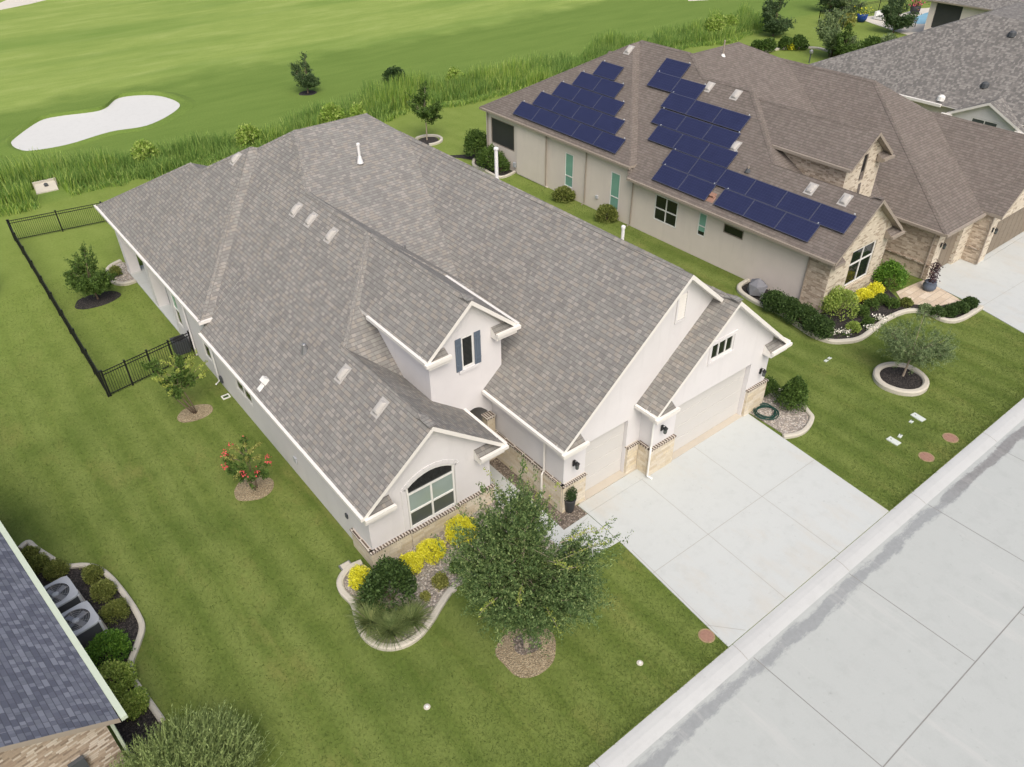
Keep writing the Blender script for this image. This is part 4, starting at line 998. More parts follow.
ret_n(41.3, 42.4, 18.05, 18.48, 3.3); ret_n(35.84, 36.8, 18.05, 18.48, 3.3); ret_n(43.3, 44.28, 20.72, 21.1, 6.5)
roofN = rf.build('roof', N)
cp = MB()
for p0, p1 in (((39.1, 18.1, 6.13), (39.1, 24.95, 6.13)), ((39.1, 24.95, 6.12), (42.2, 29.5, 8.62)), ((42.2, 29.5, 8.62), (42.2, 33.3, 8.62)), ((42.2, 33.3, 8.6), (43.25, 35.35, 9.44)), ((43.25, 35.4, 9.44), (48.2, 35.4, 9.44)), ((48.2, 35.4, 9.44), (50.2, 33.5, 8.5)), ((43.3, 35.4, 9.5), (43.3, 40, 9.5)), ((36.0, 33.3, 4.15), (42.9, 40.2, 9.6)), ((36.0, 49.4, 4.15), (42.9, 39.7, 9.65)),
               ((50.4, 26.1, 8.45), (50.4, 34, 8.45)), ((44.0, 16.3, 3.3), (50.4, 26.1, 8.45)), ((52.62, 15.4, 6.78), (52.62, 22.6, 6.78)), ((42.2, 20.75, 8.3), (42.2, 30, 8.3))):
    cap(cp, rf, p0, p1, 'roof_b', .28)
cp.build('ridge_cap', roofN)
for p0, p1 in (((35.75, 18.1, 3.42), (35.75, 33.25, 3.42)), ((35.94, 33.25, 4.06), (35.94, 49.4, 4.06)), ((43.94, 16.3, 3.22), (43.94, 21.5, 3.22)), ((43.9, 16.24, 3.22), (48.4, 16.24, 3.22)), ((40.04, 20.72, 6.6), (40.04, 25.9, 6.6)), ((41.2, 18.0, 3.26), (42.5, 18.0, 3.26)), ((43.3, 20.68, 6.46), (44.4, 20.68, 6.46))):
    mb = MB(); gutter(mb, p0, p1, 'trim_n', .14, .15); mb.build('gutter', roofN)
# panels lie in rows parallel to the eave, 1.2 m apart up the slope
US = Vector((1, 0, a)).normalized()
def solar(base, s0, y0, n, sgn=-1, L=2.15, Wd=1.18):
    for k in range(n):
        yc = y0 + sgn * (k + .5) * L; c = Vector(base) + US * (s0 + Wd / 2); c.y = yc; nn = Vector((-a, 0, 1)).normalized()
        c = c + nn * .13
        mb = MB(); mb.obox(c, Vector((0, L / 2 - .012, 0)), US * (Wd / 2 - .012), nn * .02, 'panel')
        o = mb.build('solar_panel', N)
        fm = MB()
        for e in (-1, 1):
            fm.obox(c + US * e * (Wd / 2 - .02), Vector((0, L / 2 - .013, 0)), US * .012, nn * .024, 'pframe')
            fm.obox(c + Vector((0, e * (L / 2 - .02), 0)), Vector((0, .012, 0)), US * (Wd / 2 - .03), nn * .0235, 'pframe')
        for e in (-.6, .6): fm.obox(c - nn * .07 + Vector((0, e * L / 2, 0)), Vector((0, .02, 0)), US * (Wd / 2 - .1), nn * .045, 'steel')
        fm.build('frame', o)
        if k == n - 1 or k == 0:
            e = sgn if k == n - 1 else -sgn
            bm_ = MB(); bm_.obox(c + US * (Wd / 2 + .06) + Vector((0, e * (L / 2 - .18), 0)), Vector((0, .03, 0)), US * .035, nn * .03, 'acgrey'); bm_.build('bracket', o)
for r_ in range(5): solar((36.0, 0, 4.15), .36 + r_ * 1.215, 34.9 + 1.07 * r_, 5 - r_, 1)
F0 = (35.8, 0, 3.5)
solar(F0, .42, 31.45, 2); solar(F0, .42, 26.5, 3); solar(F0, 1.6, 31.55, 6); solar(F0, 2.8, 33.75, 3); solar(F0, 4.0, 34.45, 3); solar(F0, 5.25, 34.62, 3); solar(F0, 6.4, 36.8, 2); solar(F0, 7.55, 36.85, 1)
for p in ((41.74, 32.40, 8.25), (41.73, 30.24, 8.24), (38.47, 21.94, 5.63), (38.51, 19.86, 5.67), (42.12, 39.99, 9.04), (39.20, 27.89, 6.22)):
    turtle_vent(p, (-a, 0, 1), .4, .6, .15, 'ventw', roofN)
mb = MB(); slope_box(mb, (36.56, 26.99, 4.11), (-a, 0, 1), .4, .34, .14, 'manhole'); slope_box(mb, Vector((36.37, 26.95, 3.96)), (-a, 0, 1), .5, .42, .02, 'manhole'); mb.build('roof_vent', roofN)
for p, h in (((38.27, 26.05, 5.48), .3), ((45.6, 34.6, 9.1), 1.0)):
    mb = MB(); p = Vector(p); mb.tube([p - V(0, 0, .1), p + V(0, 0, h)], .06, 'trim_n', 7); mb.lathe((p.x, p.y, p.z - .05), [(.2, 0), (.08, .2)], 'white' if h > .5 else 'acdark', 8); mb.build('vent_pipe', roofN)
wl = MB()
YN = 18.5
wl.wall((36.3, YN, 0), (0, 1, 0), (-1, 0, 0), [(0, 0), (30.6, 0), (30.6, 4.2), (14.9, 4.2), (14.9, 3.6), (0, 3.6)],
        [[(27.1, 1.55), (30.0, 1.55), (30.0, 3.55), (27.1, 3.55)], [(20.45, .75), (21.35, .75), (21.35, 3.2), (20.45, 3.2)], [(15.85, .6), (16.75, .6), (16.75, 3.2), (15.85, 3.2)], [(10.75, 1.2), (12.7, 1.2), (12.7, 2.95), (10.75, 2.95)], [(8.45, 1.45), (9.1, 1.45), (9.1, 2.95), (8.45, 2.95)], [(5.75, 2.3), (7.2, 2.3), (7.2, 2.9), (5.75, 2.9)]], 'stucco_n', .1)
wl.wall((36.3, 49.1, 0), (1, 0, 0), (0, 1, 0), [(0, 0), (18, 0), (18, 4.2), (0, 4.2)], [], 'stucco_n')
wl.wall((54.3, 18, 0), (0, 1, 0), (1, 0, 0), [(0, 0), (31, 0), (31, 3.4), (0, 3.4)], [], 'stucco_n')
wl.box(36.2, 36.29, 41.6, 45.2, -.05, .06, 'stucco_n'); wl.box(36.15, 36.29, 41.85, 45.15, .06, 3.9, 'stucco_n')
wl.build('wall', N)
wl = MB()
wl.wall((36.3, YN, 0), (1, 0, 0), (0, -1, 0), [(0, 0), (5.6, 0), (5.6, 3.7), (2.8, 5.95), (0, 3.7)], [[(1.95, .95), (4.35, .95), (4.35, 3.2), (1.95, 3.2)]], 'stone_l', .14)
wl.wall((41.9, YN, 0), (0, 1, 0), (1, 0, 0), [(0, 0), (6, 0), (6, 3.5), (0, 3.5)], [], 'stone_n')
wl.wall((41.9, 22.3, 0), (1, 0, 0), (0, -1, 0), [(0, 0), (2.6, 0), (2.6, 3.3), (0, 3.3)], [], 'stone_n')
wl.wall((44.4, 16.75, 0), (0, 1, 0), (-1, 0, 0), [(0, 0), (6, 0), (6, 3.4), (0, 3.4)], [], 'stone_n')
wl.wall((44.4, 16.75, 0), (1, 0, 0), (0, -1, 0), [(0, 0), (4.2, 0), (4.2, 3.3), (0, 3.3)], [[(.75, 0), (3.05, 0), (3.05, 2.55), (.75, 2.55)]], 'stone_l', .25)
wl.wall((48.6, 15.8, 0), (0, 1, 0), (-1, 0, 0), [(0, 0), (2, 0), (2, 3.4), (0, 3.4)], [], 'stone_n')
wl.wall((48.6, 15.8, 0), (1, 0, 0), (0, -1, 0), [(0, 0), (8.1, 0), (8.1, 3.3), (4.05, 6.6), (0, 3.35)], [[(1.0, 0), (6.9, 0), (6.9, 2.55), (1.0, 2.55)], [(3.1, 4.1), (5.0, 4.1), (5.0, 4.9), (3.1, 4.9)]], 'stone_l', .25)
wl.wall((36.27, 18.5, 0), (0, 1, 0), (-1, 0, 0), [(0, 0), (1.3, 0), (1.3, 3.4), (0, 3.4)], [], 'stone_n')
wl.wall((40.4, 21.15, 0), (1, 0, 0), (0, -1, 0), [(0, 3), (3.5, 3), (3.5, 6.78), (1.8, 8.1), (0, 6.78)], [[(1.5, 5.4), (2.0, 5.4), (2.0, 7.0), (1.5, 7.0)]], 'stone_l', .1)
wl.wall((40.4, 21.15, 0), (0, 1, 0), (-1, 0, 0), [(0, 3), (8, 3), (8, 6.6), (0, 6.6)], [], 'stone_n')
wl.wall((43.9, 21.15, 0), (0, 1, 0), (1, 0, 0), [(0, 3), (8, 3), (8, 6.6), (0, 6.6)], [], 'stone_n')
for y0_, x0_, x1_ in ((18.47, 36.32, 41.88),): wl.box(x0_, x1_, y0_ - .02, y0_ + .02, .78, .86, 'stone_n')
wl.box(44.3, 44.395, 16.76, 22.2, .95, 1.04, 'brick')
wl.box(48.52, 48.595, 15.9, 16.7, .95, 1.04, 'brick')
wl.build('stone_wall', N)
gdoor(45.16, 47.44, 16.97, 2.55, 'door_n', 3).build('garage_door', N); gdoor(49.61, 55.49, 16.02, 2.55, 'door_n', 8).build('garage_door', N)
window(N, (36.3, YN, 0), (0, 1, 0), (-1, 0, 0), 27.12, 29.98, 1.56, 3.54, glass='screen', frame='trim_n', dep=.06)
window(N, (36.3, YN, 0), (0, 1, 0), (-1, 0, 0), 20.47, 21.33, .76, 3.19, trans=(1.55,), glass='glass_t', dep=.05)
window(N, (36.3, YN, 0), (0, 1, 0), (-1, 0, 0), 15.87, 16.73, .61, 3.19, trans=(1.5,), glass='glass_t', dep=.05)
window(N, (36.3, YN, 0), (0, 1, 0), (-1, 0, 0), 10.77, 12.68, 1.22, 2.94, mull=(11.72,), trans=(2.05,), dep=.05, bar=.07)
window(N, (36.3, YN, 0), (0, 1, 0), (-1, 0, 0), 8.47, 9.08, 1.46, 2.94, trans=(2.1,), glass='glass_t', lower=(1.75, 'glass'), dep=.05)
window(N, (36.3, YN, 0), (0, 1, 0), (-1, 0, 0), 5.77, 7.18, 2.32, 2.88, frame='trim_n', dep=.05, bar=.04)
window(N, (36.3, YN, 0), (1, 0, 0), (0, -1, 0), 1.97, 4.33, .97, 3.18, mull=(3.15,), trans=(2.3,), dep=.1, bar=.08)
window(N, (40.4, 21.15, 0), (1, 0, 0), (0, -1, 0), 1.51, 1.99, 5.41, 6.99, dep=.06, bar=.05, frame='trim_n')
window(N, (48.6, 15.8, 0), (1, 0, 0), (0, -1, 0), 3.11, 4.99, 4.11, 4.89, mull=(4.05,), dep=.08, bar=.05, frame='trim_n')
for pts in ([(35.95, 19.75, 3.35), (36.2, 19.8, 3.1), (36.2, 19.8, .1)], [(35.95, 33.15, 3.35), (36.2, 33.1, 3.1), (36.2, 33.1, .2), (35.95, 33.1, .08)], [(36.1, 37.6, 4.0), (36.2, 37.6, 3.8), (36.2, 37.6, .2), (35.95, 37.6, .08)], [(36.1, 41.7, 4.0), (36.12, 41.7, 3.8), (36.12, 41.7, .15)], [(36.05, 48.8, 4.0), (36.2, 48.8, 3.8), (36.2, 48.8, .15)], [(44.1, 17.0, 3.2), (44.3, 17.0, 2.95), (44.3, 17.0, .12)], [(48.5, 15.75, 3.3), (48.5, 15.72, .12)]):
    downspout(N, pts, 'trim_n')
lantern(N, 44.85, 16.72, 2.2); lantern(N, 49.1, 15.77, 2.2)
for q in ((36.15, 36.28, 45.3, 45.6, .45, .8), (36.18, 36.29, 36.3, 36.5, .9, 1.1)):
    mb = MB(); mb.box(*q, 'acgrey'); mb.build('meter_box', N)

# ================================================================== HOUSES AT THE FRAME'S EDGES
T3 = thing('house', 'house with mottled grey roof and small white side gable at the right edge', 'house', (72, 28, 0))
rf = MB()
rf.conv(65.6, 92, 12, 41.2, 3.35, 12, [(a, 0, 3.5 - a * 65.7), (0, -.46, 3.7 + .46 * 41.2), (-.04, 0, 8.9 + .04 * 72.5), (0, .6, 3.4 - .6 * 12)], 'roof_g', 'trim')
rf.conv(65.36, 76, 21.3, 27.3, 2.98, 8, [(0, .5, 3.1 - .5 * 21.3), (0, -.5, 3.1 + .5 * 27.3)], 'roof_g', 'trim')
for y0_, y1_ in ((21.3, 24.3), (27.3, 24.3)):
    p = [(64.9, y0_, 2.9), (65.35, y0_, 2.9), (65.35, y1_, 4.4), (64.9, y1_, 4.4), (64.9, y0_, 3.1), (65.35, y0_, 3.1), (65.35, y1_, 4.6), (64.9, y1_, 4.6)]
    rf.hexa(p, ('trim', 'roof_g', 'trim'))
r3 = rf.build('roof', T3)
for p0, p1 in (((65.5, 28.0, 3.38), (65.5, 41, 3.38)), ((64.88, 26.7, 3.0), (64.88, 27.5, 3.0)), ((64.88, 21.1, 3.0), (64.88, 21.9, 3.0))):
    mb = MB(); gutter(mb, p0, p1, 'trim', .22, .2); mb.build('gutter', r3)
for p, kk in (((65.99, 28.35, 3.73), 1), ((67.52, 26.04, 4.96), 0), ((71.30, 26.80, 7.98), 0)):
    mb = MB(); p = Vector(p); mb.lathe((p.x, p.y, p.z - .1), [(.32, 0), (.28, .3), (.12, .42)], 'white' if kk else 'acdark', 9); mb.build('roof_vent', r3)
wl = MB()
wl.wall((66.1, 12.3, 0), (0, 1, 0), (-1, 0, 0), [(0, 0), (28.5, 0), (28.5, 3.5), (0, 3.5)], [], 'stucco_n')
wl.wall((65.3, 21.6, 0), (0, 1, 0), (-1, 0, 0), [(0, 0), (5.4, 0), (5.4, 3.0), (2.7, 4.4), (0, 3.0)], [[(1.75, 2.2), (3.75, 2.2), (3.75, 3.2), (1.75, 3.2)]], 'stucco', .1)
wl.wall((66.1, 40.8, 0), (1, 0, 0), (0, 1, 0), [(0, 0), (25, 0), (25, 3.5), (0, 3.5)], [], 'stucco_n')
wl.build('wall', T3)
window(T3, (65.3, 21.6, 0), (0, 1, 0), (-1, 0, 0), 1.77, 3.73, 2.22, 3.18, mull=(2.75,), glass='glass_d', dep=.06)

T4 = thing('house', 'cream house with a screened patio opening beside the far pool', 'house', (104, 42, 0))
rf = MB(); rf.conv(100.4, 122, 18, 48.6, 3.85, 12, [(.5, 0, 4.0 - .5 * 100.4), (0, -.5, 4.0 + .5 * 48.6)], 'roof_g', 'trim_n'); rf.build('roof', T4)
wl = MB()
wl.wall((101, 19, 0), (0, 1, 0), (-1, 0, 0), [(0, 0), (28.9, 0), (28.9, 4.0), (0, 4.0)], [[(25.1, 1.0), (28.2, 1.0), (28.2, 3.7), (25.1, 3.7)]], 'stucco_n', .15)
wl.wall((101, 47.9, 0), (1, 0, 0), (0, 1, 0), [(0, 0), (20, 0), (20, 4.0), (0, 4.0)], [], 'stucco_n')
wl.build('wall', T4)
window(T4, (101, 19, 0), (0, 1, 0), (-1, 0, 0), 25.12, 28.18, 1.02, 3.68, glass='screen', frame='acdark', dep=.12)

LL = thing('house', 'house corner with slate blue roof and pale brick front at lower left', 'house', (-4, 18, 0))
XF = Matrix.Translation((-1.27, 15.76, 0)) @ Matrix.Rotation(R(6.7), 4, 'Z')
rf = MB(); s_ = .69
rf.conv(-13, 0, .44, 13.0, 3.03, 9, [(-s_, 0, 3.2), (s_, 0, 3.2 + s_ * 13)], 'roof_s', 'trim_n', XF)
rake(rf, -.02, 3.214, -6.5, 3.2 + s_ * 6.5, -.02, .438, .2, 'roof_s', 'trim_n', XF); rake(rf, -12.98, 3.214, -6.5, 3.2 + s_ * 6.5, -.02, .438, .2, 'roof_s', 'trim_n', XF)
rf.conv(-14, -.9, 13.02, 22, 3.4, 9, [(-s_, 0, 3.0), (s_, 0, 3.6 + s_ * 14)], 'roof_s', 'trim_n', XF)
r4 = rf.build('roof', LL)
def XFp(x, y, z): return XF @ Vector((x, y, z))
mb = MB(); mb.beam(XFp(.09, -.05, 3.13), XFp(.09, 13.0, 3.13), .17, .14, 'trim_g', (0, 0, 1)); mb.build('gutter', r4)
mb = MB(); mb.beam(XFp(-1.2, 13.02, 3.45), XFp(.25, 13.02, 3.45), .16, .14, 'trim_g'); mb.build('gutter', r4)
wl = MB()
ux = (XF.to_3x3() @ Vector((1, 0, 0))); uy = (XF.to_3x3() @ Vector((0, 1, 0)))
wl.wall(XFp(-12.6, .36, 0), ux, -uy, [(0, 0), (12.25, 0), (12.25, 3.2), (6.1, 7.4), (0, 3.2)], [[(9.1, .6), (10.6, .6), (10.6, 2.3), (9.1, 2.3)]], 'brick', .15)
wl.wall(XFp(-.35, .36, 0), uy, ux, [(0, 0), (12.5, 0), (12.5, 3.1), (0, 3.1)], [], 'brick')
wl.build('wall', LL)
window(LL, XFp(-12.6, .36, 0), ux, -uy, 9.12, 10.58, .62, 2.28, mull=(9.85,), dep=.1)
mb = MB(); mb.tube([XFp(.05, .2, 3.05), XFp(-.22, .45, 2.8), XFp(-.22, .45, .1)], .05, 'trim_g', 6); mb.build('downspout', LL)
mb = MB(); c = XFp(-1.35, .28, 2.1); mb.obox(c, ux * .2, uy * .06, V(0, 0, .25), 'acdark'); mb.build('lantern', LL)

# ================================================================== FENCES
def fence(name, label, p0, p1, h, npost, gap=.115, group=None, wide=None, solid=False):
    p0, p1 = Vector((*p0, 0)), Vector((*p1, 0)); d = p1 - p0; L = d.length; u = d.normalized()
    root = thing(name, label, 'fence', p0, group)
    for k in range(npost):
        q = p0 + d * (k / (npost - 1)); mb = MB(); mb.box(q.x - .04, q.x + .04, q.y - .04, q.y + .04, -.05, h + .04, 'black'); mb.box(q.x - .05, q.x + .05, q.y - .05, q.y + .05, h + .043, h + .075, 'black'); mb.build('post', root)
    for k in range(npost - 1):
        a = p0 + d * (k / (npost - 1)) + u * .042; b = p0 + d * ((k + 1) / (npost - 1)) - u * .042; mb = MB()
        for z in (.12, h - .2, h - .03): mb.beam(a + V(0, 0, z), b + V(0, 0, z), .03, .04, 'black')
        n = int((b - a).length / gap)
        for i in range(1, n):
            q = a.lerp(b, i / n); mb.beam(q + V(0, 0, .05), q + V(0, 0, h - .052), .017, .017, 'black', u)
        mb.build('rail_panel', root)
    return root
fence('metal_fence', 'long black metal fence running down the left side lawn', (3.2, 35.8), (3.42, 57.3), 1.45, 10)
fence('metal_fence', 'black metal fence across the far end of the back yard', (3.5, 57.3), (14.5, 55.6), 1.45, 5)
fence('metal_fence', 'short black metal fence with gate between side lawn and house wall', (3.3, 35.8), (7.78, 36.6), 1.45, 5)
fence('metal_fence', 'thin black fence far off behind the pool terrace', (96.79, 59.44), (120.22, 56.94), 1.5, 7, .3)
fence('metal_fence', 'thin black fence far off at the end of the neighbour yard', (96.79, 59.44), (96.22, 55.65), 1.5, 3, .3)

# ================================================================== BED EDGING
def edging(label, path, w=.24, h=.17, pl=None):
    mb = MB(); ribbon_kerb(mb, path, w, h, 'curbing'); o = mb.build('bed_edging'); p = path[len(path) // 2]
    return at(tag(o, label, 'edging'), (p[0], p[1], 0))
edging('pale concrete edging curving round the rock bed with the golden shrubs', bedF[:53], .25, .16)
edging('pale concrete edging round the rock bed with the green hose', bedR, .22, .16)
edging('long winding white edging of the neighbour front bed', bedN, .27, .2)
edging('white edging snaking round the air conditioner bed at lower left', bedL[3:], .2, .14)
edging('curved pale edging round a small rock bed at the back corner', bedB, .24, .18)
edging('pale edging of the shrub bed at the neighbour far corner', bedNB, .22, .16)
(x, y) = (34.00, 12.38)
mb = MB(); ribbon_kerb(mb, ring_poly(x, y, 1.17, 1.13, 40, .01) + [ring_poly(x, y, 1.17, 1.13, 40, .01)[0]], .3, .26, 'curbing')
at(tag(mb.build('tree_ring'), 'round white concrete ring round the young tree by the street', 'edging'), (x, y, 0))
(x, y) = (34.96, 55.66)
mb = MB(); ribbon_kerb(mb, ring_poly(x, y, 1.2, 1.1, 40, .01)[27:] + ring_poly(x, y, 1.2, 1.1, 40, .01)[:14], .24, .18, 'curbing')
at(tag(mb.build('tree_ring'), 'white half ring edging at the young tree behind the main roof', 'edging'), (x, y, 0))

# ================================================================== TREES
(x, y) = (10.13, 12.28)
tree('tree', 'bushy green tree on a mulch ring in the front lawn', x, y, 6.7, 2.6, 2.6, 'leaf_oak', nl=34, twigs=14, leaves=104000, leaf=.1, elev=(28, 88), tr=.085, clump=.25, bark='bark_p', shoots=14, shoot_mat='leaf_young', lean=(-.15, .1), low=.28, asp=.42)
(x, y) = (5.50, 45.94)
tree('tree', 'small round tree inside the fenced back yard', x, y, 3.3, 1.05, 1.15, 'leaf_mid', nl=16, twigs=8, leaves=12000, leaf=.14, elev=(5, 82), lean=(-.1, .05), tr=.05, clump=.44, low=.15)
(x, y) = (6.04, 31.86)
tree('crepe_myrtle', 'multi stemmed yellow green tree leaning before the short fence', x, y, 3.1, 1.15, 1.25, 'leaf_mid', nl=9, twigs=5, leaves=3600, leaf=.13, elev=(25, 78), lean=(-.45, .35), tr=.035, clump=.2, stems=4, shoots=16, shoot_mat='leaf_young', low=.3)
(x, y) = (6.13, 25.25)
cm = tree('crepe_myrtle', 'small tree with coral red flowers beside the left wall', x, y, 2.6, .85, .75, 'leaf_mid', nl=8, twigs=5, leaves=2100, leaf=.12, elev=(20, 80), lean=(-.12, .1), tr=.035, clump=.24, stems=3, shoots=10, shoot_mat='leaf_olive', low=.25)
fl = []
for k in range(8):
    az = k * 2.399; el = .1 + .9 * ((k * .618) % 1)
    c = np.array([x - .1 + .95 * math.cos(az) * math.cos(el), y + .1 + .95 * math.sin(az) * math.cos(el), 1.15 + 1.35 * math.sin(el)])
    m_ = 20; quads_object('flower', leaf_arrays(c + rng.normal(size=(m_, 3)) * np.array([.06, .06, .08]), .08 * np.ones(m_), .8, .2), ['petal_r'], None, cm, (x, y, 0))
tree('tree', 'tree half out of frame at the far left lawn edge', -.3, 50.6, 4.2, 1.5, 1.3, 'leaf_mid', nl=10, twigs=8, leaves=6000, leaf=.13, elev=(5, 80), tr=.06, low=.15)
(x, y) = (33.41, 74.78)
tree('tree', 'lone upright young tree on the fairway beyond the reeds', x, y, 4.3, 1.15, 1.15, 'leaf_sage2', nl=16, twigs=8, leaves=9000, leaf=.17, elev=(2, 86), tr=.07, clump=.42, low=.1)
(x, y) = (35.03, 55.92)
tree('tree', 'slim young tree on the lawn behind the main roof', x, y, 4.9, 1.25, 2.5, 'leaf_mid', nl=14, twigs=7, leaves=7500, leaf=.17, elev=(4, 86), tr=.055, clump=.32, bark='bark_p', low=.15)
(x, y) = (34.27, 12.42)
tree('tree', 'young sage green tree in the white ring by the street', x, y, 3.3, 1.8, 1.4, 'leaf_sage', nl=16, twigs=9, leaves=19000, leaf=.1, elev=(10, 62), lean=(.35, .1), tr=.05, clump=.3, bark='bark_p', flat=.7, low=.2, asp=.35)
(x, y) = (87.29, 59.28)
tree('tree', 'dark conical tree standing beyond the neighbour roof', x, y, 5.2, 1.75, .9, 'leaf_sage2', nl=18, twigs=8, leaves=10000, leaf=.24, elev=(4, 87), tr=.08, clump=.4, low=.15)
(x, y) = (84.06, 49.31)
tree('tree', 'broad loose grey green tree in the garden behind the neighbour', x, y, 4.4, 2.2, .9, 'leaf_sage', nl=14, twigs=8, leaves=10000, leaf=.24, elev=(5, 80), tr=.07, clump=.34, stems=3)
(x, y) = (82.45, 46.91)
tree('tree', 'upright narrow tree in front of the broad grey green one', x, y, 4.3, 1.1, 1.4, 'leaf_mid', nl=10, twigs=7, leaves=7000, leaf=.2, elev=(15, 84), tr=.06, clump=.34)
(x, y) = (99.48, 50.77)
tree('tree', 'dark tree standing on the pool terrace at upper right', x, y, 4.2, 1.9, 1.0, 'leaf_sage2', nl=12, twigs=8, leaves=8000, leaf=.28, elev=(8, 80), tr=.08, clump=.34)
(x, y) = (103.93, 62.57)
tree('tree', 'dark round tree cut by the top edge above the garden', x, y, 4.0, 2.3, .7, 'leaf_sage2', nl=12, twigs=8, leaves=4200, leaf=.28, elev=(5, 80), tr=.08, clump=.4, low=.1)
(x, y) = (104.64, 60.32)
tree('tree', 'softer mid green tree right of the dark one at the top edge', x, y, 3.4, 1.7, .7, 'leaf_sage', nl=11, twigs=8, leaves=3400, leaf=.26, elev=(5, 80), tr=.08, clump=.4, low=.1)
# big feathery shrub at the bottom left
shw = thing('shrub', 'large feathery pale green shrub at the bottom left corner', 'shrub', (-.62, 14.5, 0))
cs = []; nb = 7000
for k in range(nb):
    d = unit(1)[0]; d[2] = abs(d[2]) * .9 + .12; d /= np.linalg.norm(d)
    lump = unit(1)[0] * .28
    s0 = (d * rng.uniform(.45, .95) + lump * .6) * np.array([2.15, 1.75, 2.0]); L = rng.uniform(.35, .75); t_ = d * .7 + np.array([.15, .1, .75]) + rng.normal(size=3) * .28; t_ /= np.linalg.norm(t_)
    w_ = np.cross(t_, rng.normal(size=3)); w_ /= np.linalg.norm(w_); w_ *= rng.uniform(.007, .014)
    p0 = s0; p1 = s0 + t_ * L * .5; p2 = s0 + t_ * L + np.array([.05, .02, -.05 * L]) 
    if p0[2] < .05: continue
    cs += [p0 - w_, p0 + w_, p1 + w_ * .9, p1 - w_ * .9, p1 - w_ * .9, p1 + w_ * .9, p2 + w_ * .15, p2 - w_ * .15]
    for j in range(5):
        q = p0 + t_ * L * rng.uniform(.15, .95); e = t_ + rng.normal(size=3) * .7; e /= np.linalg.norm(e); f_ = np.cross(e, rng.normal(size=3)); f_ /= np.linalg.norm(f_)
        cs += [q, q + e * .045 + f_ * .014, q + e * .11, q + e * .045 - f_ * .014]
quads_object('foliage', np.array(cs, dtype=np.float32), ['leaf_pale'], None, shw)
mb = MB()
for k in range(9):
    az = k * .7; mb.tube([(-.62, 14.5, 0), (-.62 + .5 * math.cos(az), 14.5 + .45 * math.sin(az), .8), (-.62 + 1.2 * math.cos(az), 14.5 + 1.0 * math.sin(az), 1.5)], [.06, .04, .012], 'bark', 6)
mb.build('stem', shw, True)

# ================================================================== SHRUBS
def sb(c, name, label, mat, grow=1.0, **kw):
    return shrub(name, label, c[0], c[1], c[2] * grow, mat, **kw)
YG_ = 'golden shrubs in the front rock bed'
for c, lab in (((7.12, 18.18, 0.48), 'round golden yellow shrub at the far left tip of the rock bed'), ((8.92, 17.56, 0.48), 'round golden yellow shrub just right of the dark green bush'), ((9.83, 17.58, 0.54), 'golden yellow shrub below the arched window'), ((11.30, 17.61, 0.71), 'largest golden yellow shrub half hidden by the front tree')):
    sb(c, 'golden_shrub', lab, 'leaf_yellow', 1.04, group=YG_, leaf=.055, n=2300, z=.03, lumps=13, h=1.35)
(x, y, r) = (7.55, 16.43, 1.10)
shrub('shrub', 'tall dark green bush in the front rock bed', x, y + .3, r * .92, 'leaf_oakd', h=2.15, leaf=.085, n=3600, lumps=7, z=.03, cone=.22, sx=1.08)
(x, y) = (6.63, 16.03); grass_tuft('grass_clump', 'arching grass clump at the left foot of the dark bush', x - .15, y + .3, .85, .75, 'leaf_grass', 520, group='grass clumps round the dark bush')
(x, y) = (6.82, 15.35); grass_tuft('grass_clump', 'arching grass clump nearest the curved end of the bed', x, y + .25, .85, .7, 'leaf_grass', 520, group='grass clumps round the dark bush')
(x, y) = (7.55, 15.28); grass_tuft('grass_clump', 'arching grass clump at the right foot of the dark bush', x + .05, y + .25, .8, .7, 'leaf_grass', 480, group='grass clumps round the dark bush')
(x, y) = (6.57, 17.16); grass_tuft('grass_clump', 'wispy grass clump behind the left bed edging', x + .2, y, .6, .55, 'leaf_grass', 260, group='grass clumps round the dark bush')
sb((9.33, 16.26, 0.34), 'shrub', 'low olive bush right of the round golden shrubs', 'leaf_olive', leaf=.06, n=800, z=.03)
sb((8.54, 16.07, 0.22), 'shrub', 'tiny rusty green plant beside the dark bush', 'leaf_olive', leaf=.05, n=420, z=.03)
sb((10.22, 16.38, 0.34), 'shrub', 'small green bush under the left side of the front tree', 'leaf_mid', leaf=.06, n=700, z=.03)
(x, y, r) = (27.83, 14.34, 0.84)
shrub('shrub', 'tall cone shaped green shrub at the garage corner bed', x + .15, y + .1, r * 1.0, 'leaf_mid', h=2.3, leaf=.08, n=4200, lumps=13, cone=.5, z=.04)
sb((28.07, 15.81, 0.55), 'shrub', 'small round green shrub tight against the garage corner', 'leaf_mid', leaf=.07, n=1400, z=.04)
# air conditioner bed, lower left
for c, lab, mat in (((-2.13, 27.12, 0.36), 'small boxwood ball at the far end of the air conditioner bed', 'leaf_box'), ((-1.96, 26.35, 0.42), 'boxwood ball second from the far end against the gutter', 'leaf_box'), ((-1.53, 25.60, 0.46), 'wide boxwood mound behind the farther air conditioner', 'leaf_box'), ((-0.50, 24.59, 0.39), 'boxwood ball touching the edging beyond the air conditioners', 'leaf_box'), ((-0.43, 23.47, 0.48), 'boxwood ball beside the farther air conditioner', 'leaf_box'), ((-0.35, 22.27, 0.49), 'loose boxwood ball beside the nearer air conditioner', 'leaf_box'), ((-0.98, 20.69, 0.74), 'bright green round bush below the air conditioners', 'leaf_bright'), ((-1.20, 19.38, 0.70), 'lime green round bush at the corner gutter', 'leaf_lime'), ((-0.94, 18.27, 0.48), 'small lime green bush touching the feathery shrub', 'leaf_lime')):
    sb(c, 'boxwood' if mat == 'leaf_box' else 'shrub', lab, mat, leaf=.05 if mat == 'leaf_box' else .065, n=2100, z=.03, lumps=12, group='clipped bushes round the air conditioners')
